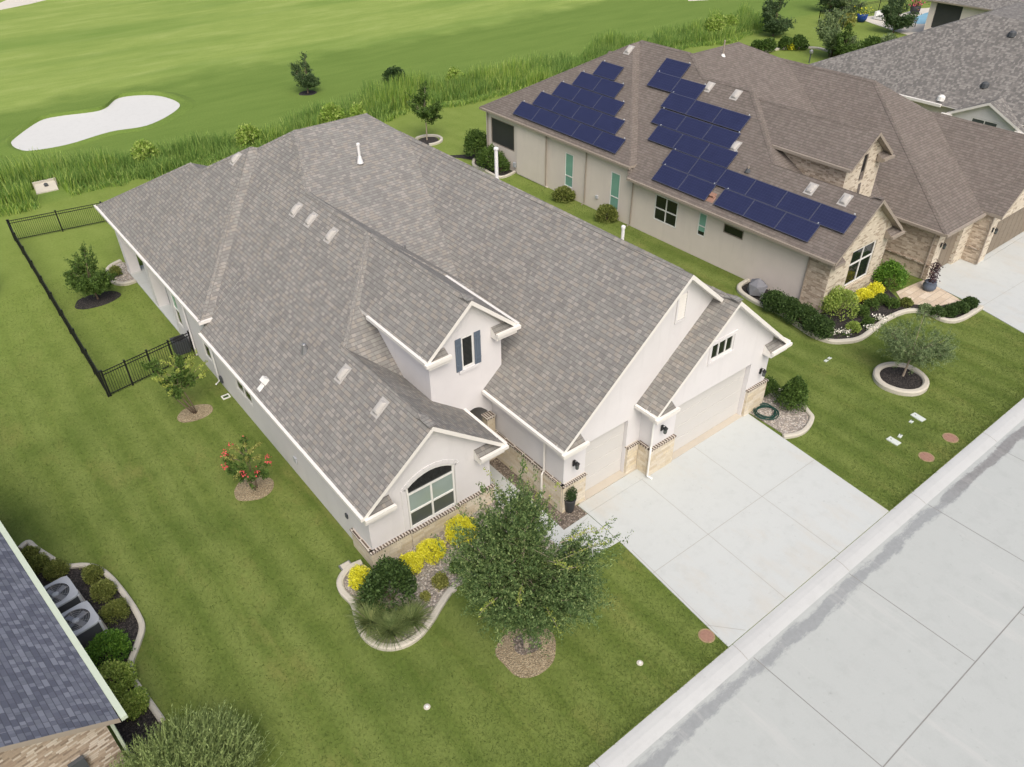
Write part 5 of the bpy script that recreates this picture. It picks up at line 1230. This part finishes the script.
# neighbour front bed
HG = 'hedge plants along the neighbour wall'
for c, lab in (((34.80, 20.46, 0.77), 'hedge bush next to the grey cover'), ((34.71, 19.48, 0.82), 'second hedge bush from the grey cover along the wall'), ((34.64, 18.47, 0.81), 'third hedge bush from the grey cover before the stone corner'), ((34.41, 17.38, 0.80), 'last hedge bush at the stone corner')):
    sb(c, 'hedge_bush', lab, 'leaf_oakd', 1.08, leaf=.085, n=2300, z=.04, group=HG, h=1.35)
sb((36.98, 17.71, 1.02), 'shrub', 'bright round shrub before the stone front window', 'leaf_lime', leaf=.085, n=2600, z=.04, h=1.7)
sb((39.37, 17.76, 0.56), 'golden_shrub', 'golden shrub left half of the yellow pair under the neighbour window', 'leaf_yellow', leaf=.07, n=1300, z=.04)
sb((40.54, 17.72, 0.54), 'golden_shrub', 'golden shrub right half of the yellow pair under the neighbour window', 'leaf_yellow', leaf=.07, n=1200, z=.04)
sb((41.93, 17.69, 0.94), 'shrub', 'large glossy green shrub right of the yellow pair', 'leaf_bright', leaf=.09, n=2600, z=.04, h=1.8)
LB = 'low bushes in the neighbour bed'
for c, lab, mat in (((37.87, 16.93, 0.45), 'low bush in front of the bright round shrub', 'leaf_mid'), ((38.95, 16.99, 0.46), 'low bush below the yellow pair', 'leaf_mid'), ((39.91, 16.95, 0.44), 'low bush under the large glossy shrub', 'leaf_mid'), ((36.12, 16.32, 0.41), 'pale low bush near the white flowers', 'leaf_lime'), ((37.21, 16.15, 0.36), 'low bush between flowers and edging', 'leaf_mid'), ((40.03, 16.34, 0.41), 'low bush at the paved path edge', 'leaf_mid'), ((40.72, 15.95, 0.38), 'low bush at the bend of the paved path', 'leaf_box'), ((40.83, 14.84, 0.41), 'sparse low bush behind the young tree crown', 'leaf_sage')):
    sb(c, 'low_bush', lab, mat, leaf=.07, n=700, z=.04, group=LB)
for c, lab in (((40.99, 14.25, 0.44), 'first of four hedge balls beside the paved path'), ((41.59, 13.89, 0.44), 'second of four hedge balls beside the paved path'), ((42.37, 13.67, 0.48), 'third of four hedge balls beside the paved path'), ((43.31, 13.63, 0.46), 'last hedge ball before the neighbour driveway')):
    sb(c, 'hedge_bush', lab, 'leaf_oakd', leaf=.075, n=1000, z=.04, group='hedge balls by the paved path')
def flowers(px, lab, mat='petal_w', r=.3, n=70):
    root = thing('flower_patch', lab, 'flowers', (px[0], px[1], 0), 'white flowers along the neighbour edging')
    p = rng.normal(size=(n, 3)) * np.array([r * .5, r * .5, .06]) + np.array([0, 0, .22]); quads_object('blossom', leaf_arrays(p, .09 * np.ones(n), .9, .6), [mat], None, root)
    p = rng.normal(size=(n * 2, 3)) * np.array([r * .6, r * .6, .06]) + np.array([0, 0, .12]); quads_object('foliage', leaf_arrays(p, .09 * np.ones(n * 2), .5, .4), ['leaf_mid'], None, root)
for px, lab in (((35.13, 16.85), 'white flowers at the front curve of the neighbour bed'), ((35.58, 16.42), 'white flowers right of the first white clump'), ((36.97, 15.86), 'white flowers on the rising part of the edging'), ((38.25, 15.98), 'white flowers farthest along the edging before the path')): flowers(px, lab)
# far corner and alley
sb((35.77, 49.86, 1.09), 'shrub', 'tall twiggy shrub at the neighbour far corner', 'leaf_mid', 1.0, leaf=.12, n=2200, h=2.3, z=.03)
sb((35.26, 47.33, 1.13), 'shrub', 'green shrub under the big dark window', 'leaf_mid', 1.0, leaf=.11, n=2200, h=1.6, z=.03)
sb((35.48, 46.36, 0.80), 'shrub', 'smaller green shrub at the end of the shrub bed', 'leaf_mid', 1.0, leaf=.11, n=1400, h=1.5, z=.03)
sb((35.58, 39.11, 0.77), 'shrub', 'round shrub under the first teal window', 'leaf_box', leaf=.1, n=1700)
sb((35.68, 34.78, 0.81), 'shrub', 'round shrub under the second teal window', 'leaf_box', leaf=.1, n=1700)
sb((7.20, 48.17, 0.41), 'shrub', 'small dark bush in the rock bed at the patio corner', 'leaf_box', leaf=.09, n=500, z=.04)
# garden behind the neighbour
GB = 'bushes in the far garden'
for c, lab, mat in (((80.23, 56.37, 0.77), 'dark bush leftmost behind the neighbour ridge', 'leaf_mid'), ((80.65, 55.21, 0.96), 'dark bush under the conical tree', 'leaf_mid'), ((83.07, 54.54, 0.91), 'dark bush left of the yellow bush in the far garden', 'leaf_mid'), ((84.19, 53.62, 1.05), 'dark upright bush right of the yellow bush in the far garden', 'leaf_mid'), ((83.53, 53.99, 0.52), 'yellow bush in the far garden', 'leaf_yellow'), ((84.79, 48.92, 0.64), 'yellowish bush below the broad far tree', 'leaf_olive'), ((84.48, 47.03, 0.76), 'orange green bush below the narrow far tree', 'leaf_olive'), ((87.24, 47.46, 1.04), 'dark bush right of the narrow far tree', 'leaf_mid'), ((89.21, 47.48, 1.19), 'tall dark bush beside the roof edge', 'leaf_mid'), ((90.13, 46.12, 1.33), 'pale rounded bush by the mottled roof edge', 'leaf_sage'), ((86.25, 46.50, 0.52), 'small yellow bush at the mottled roof edge', 'leaf_yellow'), ((98.18, 56.29, 1.03), 'golden bush in front of the far fence', 'leaf_olive')):
    sb(c, 'garden_bush', lab, mat, leaf=.2, n=700, group=GB, h=1.6)
mb = MB(); ribbon_kerb(mb, smooth_loop([(80.50, 55.21), (82.61, 54.86), (84.71, 53.65), (86.06, 52.19), (85.72, 50.15), (85.35, 47.66), (85.27, 46.63)], 5, False), .4, .2, 'curbing'); p = (84.71, 53.65)
at(tag(mb.build('bed_edging'), 'pale edging of the far garden behind the neighbour', 'edging'), (p[0], p[1], 0))
(x, y) = (82.45, 46.91)
mb = MB(); rp = ring_poly(x, y, 1.5, 1.3, 30, .01); ribbon_kerb(mb, rp + [rp[0]], .35, .2, 'curbing'); at(tag(mb.build('tree_ring'), 'pale ring edging at the narrow tree in the far garden', 'edging'), (x, y, 0))
mb = MB(); (x, y) = (80.20, 49.36); mb.tube([(x, y, 0), (x, y, 1.0)], .06, 'acdark', 6); mb.lathe((x, y, 1.0), [(.2, 0), (.22, .25), (.06, .4)], 'steel', 8); at(tag(mb.build('garden_post'), 'thin post with a lamp head on the bright far lawn', 'garden lamp'), (x, y, 0))

# ================================================================== REEDS along the water course
def reeds():
    cs = []; n = 48000
    X = rng.uniform(-14, 92, n); yb = 62.6 + .9 * np.sin(X * .21) + .5 * np.sin(X * .67 + 1)
    Yd = rng.random(n) ** 1.3; low_ = rng.random(n) < .16; Y = np.where(low_, yb - rng.random(n) * 1.1, yb) + np.where(low_, 0, Yd) * (4.3 + .8 * np.sin(X * .13 + 2))
    cl = np.array([mnoise.noise((a * .35, b * .5, 0)) for a, b in zip(X, Y)]); cl2 = np.array([mnoise.noise((a * .09, 3.1, 0)) for a in X])
    ox, oy = (7.11, 65.28); keep = (cl > -.36) & ~((np.abs(X - ox) < 1.1) & (Y < oy + .5))
    X, Y, cl, cl2 = X[keep], Y[keep], cl[keep], cl2[keep]; n = len(X)
    h = (1.0 + 1.0 * cl + .8 * cl2 + .4 * (Y - 62.5) / 4) * rng.uniform(.75, 1.25, n); h = np.where(low_[keep], h * .38, h); h = np.clip(h, .25, 3.2)
    az = rng.uniform(0, 6.283, n); w = rng.uniform(.02, .045, n); ln = rng.uniform(.03, .3, n) + (rng.random(n) < .15) * .35
    b0 = np.stack([X, Y, np.zeros(n)], 1); s_ = np.stack([np.cos(az), np.sin(az), np.zeros(n)], 1) * w[:, None]; dr = np.stack([np.cos(az * 3.1), np.sin(az * 3.1), np.zeros(n)], 1)
    p1 = b0 + np.stack([0 * h, 0 * h, h * .55], 1) + dr * (ln * .25)[:, None]; p2 = b0 + np.stack([0 * h, 0 * h, h], 1) + dr * ln[:, None]
    co = np.stack([b0 - s_, b0 + s_, p1 + s_ * .9, p1 - s_ * .9, p1 - s_ * .9, p1 + s_ * .9, p2 + s_ * .2, p2 - s_ * .2], 1).reshape(-1, 3)
    o = quads_object('reeds', co, ['leaf_reed', 'leaf_reedl'], np.repeat((cl2 + .5 * cl + rng.normal(size=n) * .25 > .3).astype(np.int32), 2)); stuff(o); o['label'] = 'long band of tall green reeds between lawn and fairway'; o['category'] = 'reeds'
reeds()
RB = 'yellow green bushes among the reeds'
for (x, y), r, hh, lab in (((14.76, 65.14), 1.0, 2.3, 'yellow green bush standing in the reeds left of the roof'), ((11.90, 65.36), .8, 2.1, 'smaller yellow green bush in the reeds toward the fence'), ((22.53, 63.28), 1.1, 2.2, 'bright bush in the reeds above the rear roof hip'), ((30.02, 63.07), 1.2, 2.3, 'bright bush in the reeds right of the lone fairway tree'), ((32.43, 63.11), 1.0, 2.0, 'bright bush next along the reeds toward the centre'), ((45.54, 66.70), 1.0, 2.2, 'lime bush behind the reeds above the slim young tree'), ((81.55, 63.58), 1.5, 2.0, 'bright lime bush at the right end of the reeds'), ((84.92, 64.03), 1.2, 1.9, 'darker lime bush at the last end of the reeds')):
    shrub('reed_bush', lab, x, y, r, 'leaf_reedl', h=hh * .95, leaf=.2, n=1300, group=RB, lumps=8, cone=.25, sx=1.2)
sb((41.75, 72.01, 1.10), 'reed_bush', 'dark rounded bush in the reeds behind the main ridge', 'leaf_dark', leaf=.2, n=1100, h=1.6)
# concrete outfall in the reeds
(x, y) = (7.16, 65.48)
mb = MB(); mb.hexa([(x - .8, y - .7, 0), (x + .7, y - .8, 0), (x + .8, y + .3, 0), (x - .6, y + .3, 0), (x - .8, y - .7, .08), (x + .7, y - .8, .08), (x + .8, y + .3, .4), (x - .6, y + .3, .4)], 'curbing'); mb.box(x - .7, x + .9, y + .303, y + .45, 0, .55, 'curbing'); mb.tube([(x + .1, y + .1, .3), (x + .1, y - .2, .24)], .15, 'acdark', 12)
at(tag(mb.build('drain_outfall'), 'pale concrete drain outfall at the foot of the reeds', 'drain'), (x, y, 0))

# ================================================================== YARD OBJECTS
def ac_unit(label, c, rot=0.0, k=1.28):
    root = thing('air_conditioner', label, 'air conditioner', (c[0], c[1], 0), 'air conditioners beside the lower left house'); root.rotation_euler.z = rot; root.scale = (k, k, k * .92)
    mb = MB(); x, y = c; s_ = .44
    mb.box(x - .55, x + .55, y - .55, y + .55, 0, .08, 'curbing'); pad = mb.build('pad', root)
    mb = MB(); mb.box(x - s_ + .02, x + s_ - .02, y - s_ + .02, y + s_ - .02, .08, .84, 'acdark')
    for k in range(16):
        z = .12 + k * .044
        for q in (((x, y - s_ + .012, z), (s_ - .03, 0, 0), (0, .006, 0)), ((x, y + s_ - .012, z), (s_ - .03, 0, 0), (0, .006, 0)), ((x - s_ + .012, y, z), (0, s_ - .03, 0), (.006, 0, 0)), ((x + s_ - .012, y, z), (0, s_ - .03, 0), (.006, 0, 0))): mb.obox(q[0], q[1], q[2], (0, 0, .008), 'acdark')
    for sx in (-1, 1):
        for sy in (-1, 1): mb.box(x + sx * s_ - .03, x + sx * s_ + .03, y + sy * s_ - .03, y + sy * s_ + .03, .081, .86, 'acgrey')
    mb.build('casing', root)
    mb = MB(); n = 40; ro = []; ri = []
    for k in range(n):
        t = 2 * math.pi * k / n; cx, sx_ = math.cos(t), math.sin(t); e = (abs(cx) ** 7 + abs(sx_) ** 7) ** (-1 / 7.)
        ro.append((x + .48 * e * cx, y + .48 * e * sx_)); ri.append((x + .36 * cx, y + .36 * sx_))
    for k in range(n):
        k2 = (k + 1) % n
        mb.face([(*ro[k], .9), (*ro[k2], .9), (*ri[k2], .915), (*ri[k], .915)], 'acgrey'); mb.face([(*ro[k], .845), (*ro[k2], .845), (*ro[k2], .9), (*ro[k], .9)], 'acgrey'); mb.face([(*ri[k], .84), (*ri[k2], .84), (*ri[k2], .915), (*ri[k], .915)], 'acdark')
    mb.face([(*p, .842) for p in ri], 'acdark')
    mb.build('top_cover', root)
    mb = MB(); mb.lathe((x, y, .85), [(.09, 0), (.09, .05), (.05, .07)], 'acgrey', 12)
    for k in range(4):
        t = k * math.pi / 2 + .4; d = Vector((math.cos(t), math.sin(t), 0)); e = Vector((-d.y, d.x, 0)); c0 = Vector((x, y, .872))
        mb.obox(c0 + d * .2, d * .12, e * .07 + V(0, 0, .012), V(0, 0, .004), 'steel')
    mb.build('fan', root)
    mb = MB()
    for rr in (.13, .2, .27, .33):
        pts = [(x + rr * math.cos(t), y + rr * math.sin(t), .925) for t in (2 * math.pi * k / 24 for k in range(25))]; mb.tube(pts, .005, 'steel', 4, False)
    for k in range(8):
        t = k * math.pi / 4; mb.tube([(x + .08 * math.cos(t), y + .08 * math.sin(t), .925), (x + .37 * math.cos(t), y + .37 * math.sin(t), .92)], .005, 'steel', 4, False)
    mb.build('guard', root)
    return root
ac_unit('grey air conditioner farther from the camera in the dark bed', (-1.76, 23.6), R(6.7))
ac_unit('grey air conditioner nearer the camera beside the bright bush', (-1.5, 22.0), R(6.7))
def disc(label, c, r, mat, rim, name='manhole_cover', cat='cover', group=None):
    root = None; mb = MB(); x, y = c
    mb.lathe((x, y, 0), [(r, -.03), (r, .018), (r * .86, .024), (r * .84, .014)], rim, 22); mb.lathe((x, y, 0), [(r * .8, -.02), (r * .8, .022), (r * .3, .028)], mat, 20)
    for k in range(6):
        t = k * math.pi / 3; mb.obox((x + r * .5 * math.cos(t), y + r * .5 * math.sin(t), .026), (r * .2 * math.cos(t), r * .2 * math.sin(t), 0), (-.012 * math.sin(t), .012 * math.cos(t), 0), (0, 0, .006), mat)
    return at(tag(mb.build(name), label, cat, group), (x, y, 0))
gm_ = 'round covers in the street lawns'
disc('round reddish cover in grass at the driveway left corner', (15.20, 8.70), .29, 'manhole', 'dirt', group=gm_)
disc('round rust cover nearest the kerb on the right lawn', (31.71, 8.66), .34, 'manhole', 'dirt', group=gm_)
disc('round tan cover left of the other on the right lawn', (29.68, 8.68), .33, 'manhole', 'dirt', group=gm_)
def lid(label, c, w, l, ang, name='meter_lid', cat='meter lid', mat='lid'):
    mb = MB(); u = Vector((math.cos(ang), math.sin(ang), 0)); v = Vector((-u.y, u.x, 0)); c = Vector((c[0], c[1], .01))
    mb.obox(c, u * l / 2, v * w / 2, V(0, 0, .03), mat); mb.obox(c + V(0, 0, .033), u * (l / 2 - .04), v * (w / 2 - .04), V(0, 0, .006), mat); mb.obox(c + u * l * .25 + V(0, 0, .042), u * .03, v * .02, V(0, 0, .004), 'acdark')
    return at(tag(mb.build(name), label, cat), (c.x, c.y, 0))
lid('larger pale meter lid flush in the right lawn nearer the tree ring', (31.96, 10.32), .32, .6, 1.45)
lid('larger pale meter lid flush in the right lawn nearer the driveway', (29.53, 10.13), .32, .55, 1.5)
lid('tiny pale cap beside the meter lid near the tree ring', (31.41, 10.35), .14, .2, 0); lid('tiny pale cap beside the meter lid near the driveway', (30.07, 10.13), .15, .24, .2)
lid('tiny white lid pair left piece in the grass beside the winding edging', (32.65, 15.63), .14, .22, 0); lid('tiny white lid pair right piece in the grass beside the winding edging', (32.98, 15.65), .14, .2, 0)
def sprinkler(label, c):
    mb = MB(); x, y = c; mb.lathe((x, y, 0), [(.11, -.02), (.11, .012), (.07, .02)], 'curbing', 14); mb.lathe((x, y, .015), [(.05, 0), (.05, .03), (.02, .04)], 'white', 10); return at(tag(mb.build('sprinkler_head'), label, 'sprinkler'), (x, y, 0))
sprinkler('pale sprinkler head in the front lawn near the street corner', (12.66, 9.40)); sprinkler('pale sprinkler head in the front lawn below the rock bed', (6.27, 12.53))
# hose left coiled on the rocks
(x, y) = (26.62, 14.91)
pts = []
for k in range(150):
    t = k * .2; rr = .5 + .06 * math.sin(t * .37) + .05 * math.sin(t * 1.7); pts.append((x + .1 + rr * math.cos(t) + .08 * math.sin(t * .21), y + rr * .9 * math.sin(t) + .06 * math.cos(t * .33), .07 + .0009 * k + .012 * math.sin(t * 2.3)))
pts += [(x + .7, y - .15, .08), (x + .75, y + .4, .06), (x + .35, y + .95, .06)]
mb = MB(); mb.tube(pts, .022, 'hose', 6); at(tag(mb.build('garden_hose', None, True), 'dark green garden hose coiled on rocks by the garage', 'hose'), (x, y, .04))
# potted topiary by the single garage door
(x, y) = (15.39, 15.97)
pt = thing('potted_plant', 'clipped green plant in a tall dark pot beside the single garage door', 'potted plant', (x + .1, y + .1, .03))
mb = MB(); mb.lathe((x + .1, y + .1, .03), [(.17, 0), (.19, .08), (.25, .62), (.28, .7), (.24, .7), (.22, .6)], 'pot', 16); mb.build('pot', pt, True)
p = rng.normal(size=(1200, 3)); p /= np.linalg.norm(p, axis=1)[:, None]; p = p * (rng.random((1200, 1)) ** .4) * np.array([.3, .3, .34]) + np.array([0, 0, .95])
quads_object('foliage', leaf_arrays(p, .06 * np.ones(1200), .6, .3), ['leaf_dark'], None, pt)
(x, y) = (43.48, 16.06)
pt = thing('potted_plant', 'blue grey pot with a dark purple plant at the neighbour garage', 'potted plant', (x, y, .03))
mb = MB(); mb.lathe((x, y, .03), [(.26, 0), (.36, .15), (.38, .35), (.3, .5), (.33, .54), (.26, .52)], 'pot_b', 16); mb.build('pot', pt, True)
p = np.array([[.12 * a + rng.normal() * .13 + .2 * a * a, rng.normal() * .13 + .1 * a, .5 + 1.1 * a + rng.normal() * .05] for a in rng.random(420)])
quads_object('foliage', leaf_arrays(p, .13 * np.ones(420), .5, .3), ['leaf_plum'], None, pt)
# grey rock shaped cover at the hedge end
(x, y) = (35.41, 22.10)
bm = bmesh.new(); bmesh.ops.create_icosphere(bm, subdivisions=1, radius=.62)
for v in bm.verts: v.co = Vector((x + v.co.x * (1 + .12 * math.sin(v.co.z * 9 + v.co.x * 5)), y + v.co.y * (1 + .15 * math.cos(v.co.x * 7)), max(0, .42 + v.co.z * 1.0)))
mb = MB()
for f in bm.faces: mb.face([v.co.copy() for v in f.verts], 'stonegrey')
bm.free(); at(tag(mb.build('rock_cover'), 'grey faceted cover at the end of the neighbour hedge', 'cover'), (x, y, 0))
mb = MB(); (x, y) = (35.30, 21.38); mb.box(x - .3, x + .3, y - .2, y + .2, 0, .12, 'curbing'); mb.box(x - .26, x + .26, y - .16, y + .16, .121, .135, 'kerb'); at(tag(mb.build('splash_block'), 'pale splash block between grey cover and hedge', 'splash block'), (x, y, 0))
# drain grate, splash block, side items
(x, y) = (7.63, 32.16)
mb = MB()
for q in ((-.19, .19, -.16, -.11), (-.19, .19, .11, .16), (-.19, -.14, -.109, .109), (.14, .19, -.109, .109)): mb.box(x + q[0], x + q[1], y + q[2], y + q[3], -.02, .05, 'white')
mb.box(x - .135, x + .135, y - .105, y + .105, -.02, .012, 'leaf_mid'); at(tag(mb.build('lawn_drain'), 'small white square drain frame in grass by the left wall', 'drain'), (x, y, 0))
# outdoor unit and bins behind the short fence
mb = MB(); mb.box(7.05, 7.78, 37.1, 37.85, .0, .72, 'acdark'); mb.box(7.08, 7.75, 37.13, 37.82, .723, .75, 'pot'); mb.lathe((7.41, 37.5, .75), [(.28, 0), (.26, .02)], 'dark', 14); at(tag(mb.build('air_conditioner'), 'dark outdoor unit behind the short fence by the wall', 'air conditioner'), (7.32, 37.5, 0))
(x, y) = (7.35, 18.61)
mb = MB(); mb.box(x - .55, x - .1, y + .35, y + .7, 0, .12, 'steel'); mb.box(x - .5, x - .15, y + .39, y + .66, .121, .14, 'curbing'); at(tag(mb.build('splash_block'), 'grey splash block at the left front house corner', 'splash block'), (x - .3, y + .5, 0))
# poolside furniture and pots
def patio_table(label, c):
    root = thing('patio_table', label, 'table', (c[0], c[1], .03)); mb = MB(); x, y = c; mb.box(x - .9, x + .9, y - .55, y + .55, .72, .78, 'cushion'); mb.build('tabletop', root)
    for sx in (-1, 1):
        for sy in (-1, 1): mb = MB(); mb.box(x + sx * .8 - .04, x + sx * .8 + .04, y + sy * .45 - .04, y + sy * .45 + .04, .03, .719, 'acdark'); mb.build('leg', root)
patio_table('white patio table beside the far pool', (103.75, 51.23))
def sofa(label, c):
    root = thing('patio_sofa', label, 'sofa', (c[0], c[1], .03)); x, y = c; mb = MB(); mb.box(x - 1.3, x + 1.3, y - .5, y + .5, .1, .5, 'cushion'); mb.build('seat', root); mb = MB(); mb.box(x - 1.3, x + 1.3, y + .503, y + .75, .1, .95, 'cushion'); mb.build('backrest', root)
sofa('white outdoor sofa on the far pool terrace', (105.58, 55.56))
def potplant(label, c, mat, pet):
    root = thing('potted_plant', label, 'potted plant', (c[0], c[1], .03)); x, y = c; mb = MB(); mb.lathe((x, y, .03), [(.4, 0), (.62, .4), (.66, .9), (.55, .95)], mat, 14); mb.build('pot', root, True)
    p = rng.normal(size=(160, 3)) * np.array([.4, .4, .25]) + np.array([0, 0, 1.2]); quads_object('foliage', leaf_arrays(p, .26 * np.ones(160), .6, .3), ['leaf_mid', pet], (rng.random(160) < .4).astype(int), root)
potplant('glazed blue pot with orange and yellow plant at the terrace corner', (101.85, 56.54), 'bluepot', 'leaf_yellow'); potplant('dark pot with pink flowers at the far end of the pool', (111.21, 54.59), 'pot', 'petal_p')

# ================================================================== standing blades of the near lawns
def inside(px, py, poly):
    r_ = np.zeros(len(px), dtype=bool); n = len(poly)
    for i in range(n):
        x1, y1 = poly[i]; x2, y2 = poly[(i + 1) % n]
        if y1 == y2: continue
        c_ = ((y1 > py) != (y2 > py)) & (px < (x2 - x1) * (py - y1) / (y2 - y1) + x1); r_ ^= c_
    return r_
def blades():
    n = 360000; X = rng.uniform(-4, 46, n); Y = 7.96 + 42 * rng.random(n) ** 1.7
    blocks = [[(14.5, 15.2), (19.7, 15.3), (19.7, 16.7), (14.5, 16.7)], [(7.7, 18.3), (15.3, 18.3), (15.3, 15.9), (27.1, 15.3), (27.1, 44), (16, 48.5), (7.7, 48.5)], [(15.4, 7.5), (25.45, 7.5), (26.2, 15.6), (15.9, 15.6)], [(13.5, 13.6), (16, 13.5), (16, 21), (13.4, 21)], [(7.6, 18.6)] + bedF + [(13.6, 18.6)], [(26.0, 13.2)] + [(27.1, 17)] + bedR[::-1], bedN + [(44, 16), (44, 20), (36.2, 50), (36.2, 22.9)], [(36.2, 16.9), (70, 15), (70, 60), (36.2, 60)], bedL + [(-6, 15), (-6, 27)], [(42.3, 7.5), (70, 7.5), (70, 17), (43.6, 17), (43.0, 10.5)], [(-9, 15.8), (-1.3, 15.8), (-2.8, 29), (-9, 29)]]
    for c_, r_ in (((10.05, 12.14), 1.05), ((6.00, 31.89), .8), ((6.09, 25.36), .8), ((34.00, 12.38), 1.3), ((5.42, 45.85), 1.0), ((15.20, 8.70), .3), ((31.71, 8.66), .35), ((29.68, 8.68), .34), ((12.66, 9.40), .18), ((6.27, 12.53), .18)): blocks.append(ring_poly(c_[0], c_[1], r_, r_, 20, 0))
    for q in (((31.96, 10.32), .3), ((29.53, 10.13), .28), ((31.41, 10.35), .12), ((30.07, 10.13), .14)): blocks.append(ring_poly(q[0][0], q[0][1], q[1], q[1], 10, 0))
    k = np.ones(n, dtype=bool)
    for b in blocks: k &= ~inside(X, Y, b)
    X, Y = X[k], Y[k]; n = len(X)
    az = rng.uniform(0, 6.283, n); h = rng.uniform(.025, .06, n); w = rng.uniform(.005, .011, n) ; ln = rng.normal(size=(n, 2)) * .04
    b0 = np.stack([X, Y, np.zeros(n)], 1); s_ = np.stack([np.cos(az), np.sin(az), np.zeros(n)], 1) * w[:, None]
    tp = b0 + np.stack([ln[:, 0], ln[:, 1], h], 1)
    co = np.stack([b0 - s_, b0 + s_, tp + s_ * .4, tp - s_ * .4], 1).reshape(-1, 3)
    o = quads_object('grass_blades', co, ['leaf_lawn']); stuff(o); o['label'] = 'short mown grass blades of the lawns round the house'; o['category'] = 'grass'
blades()
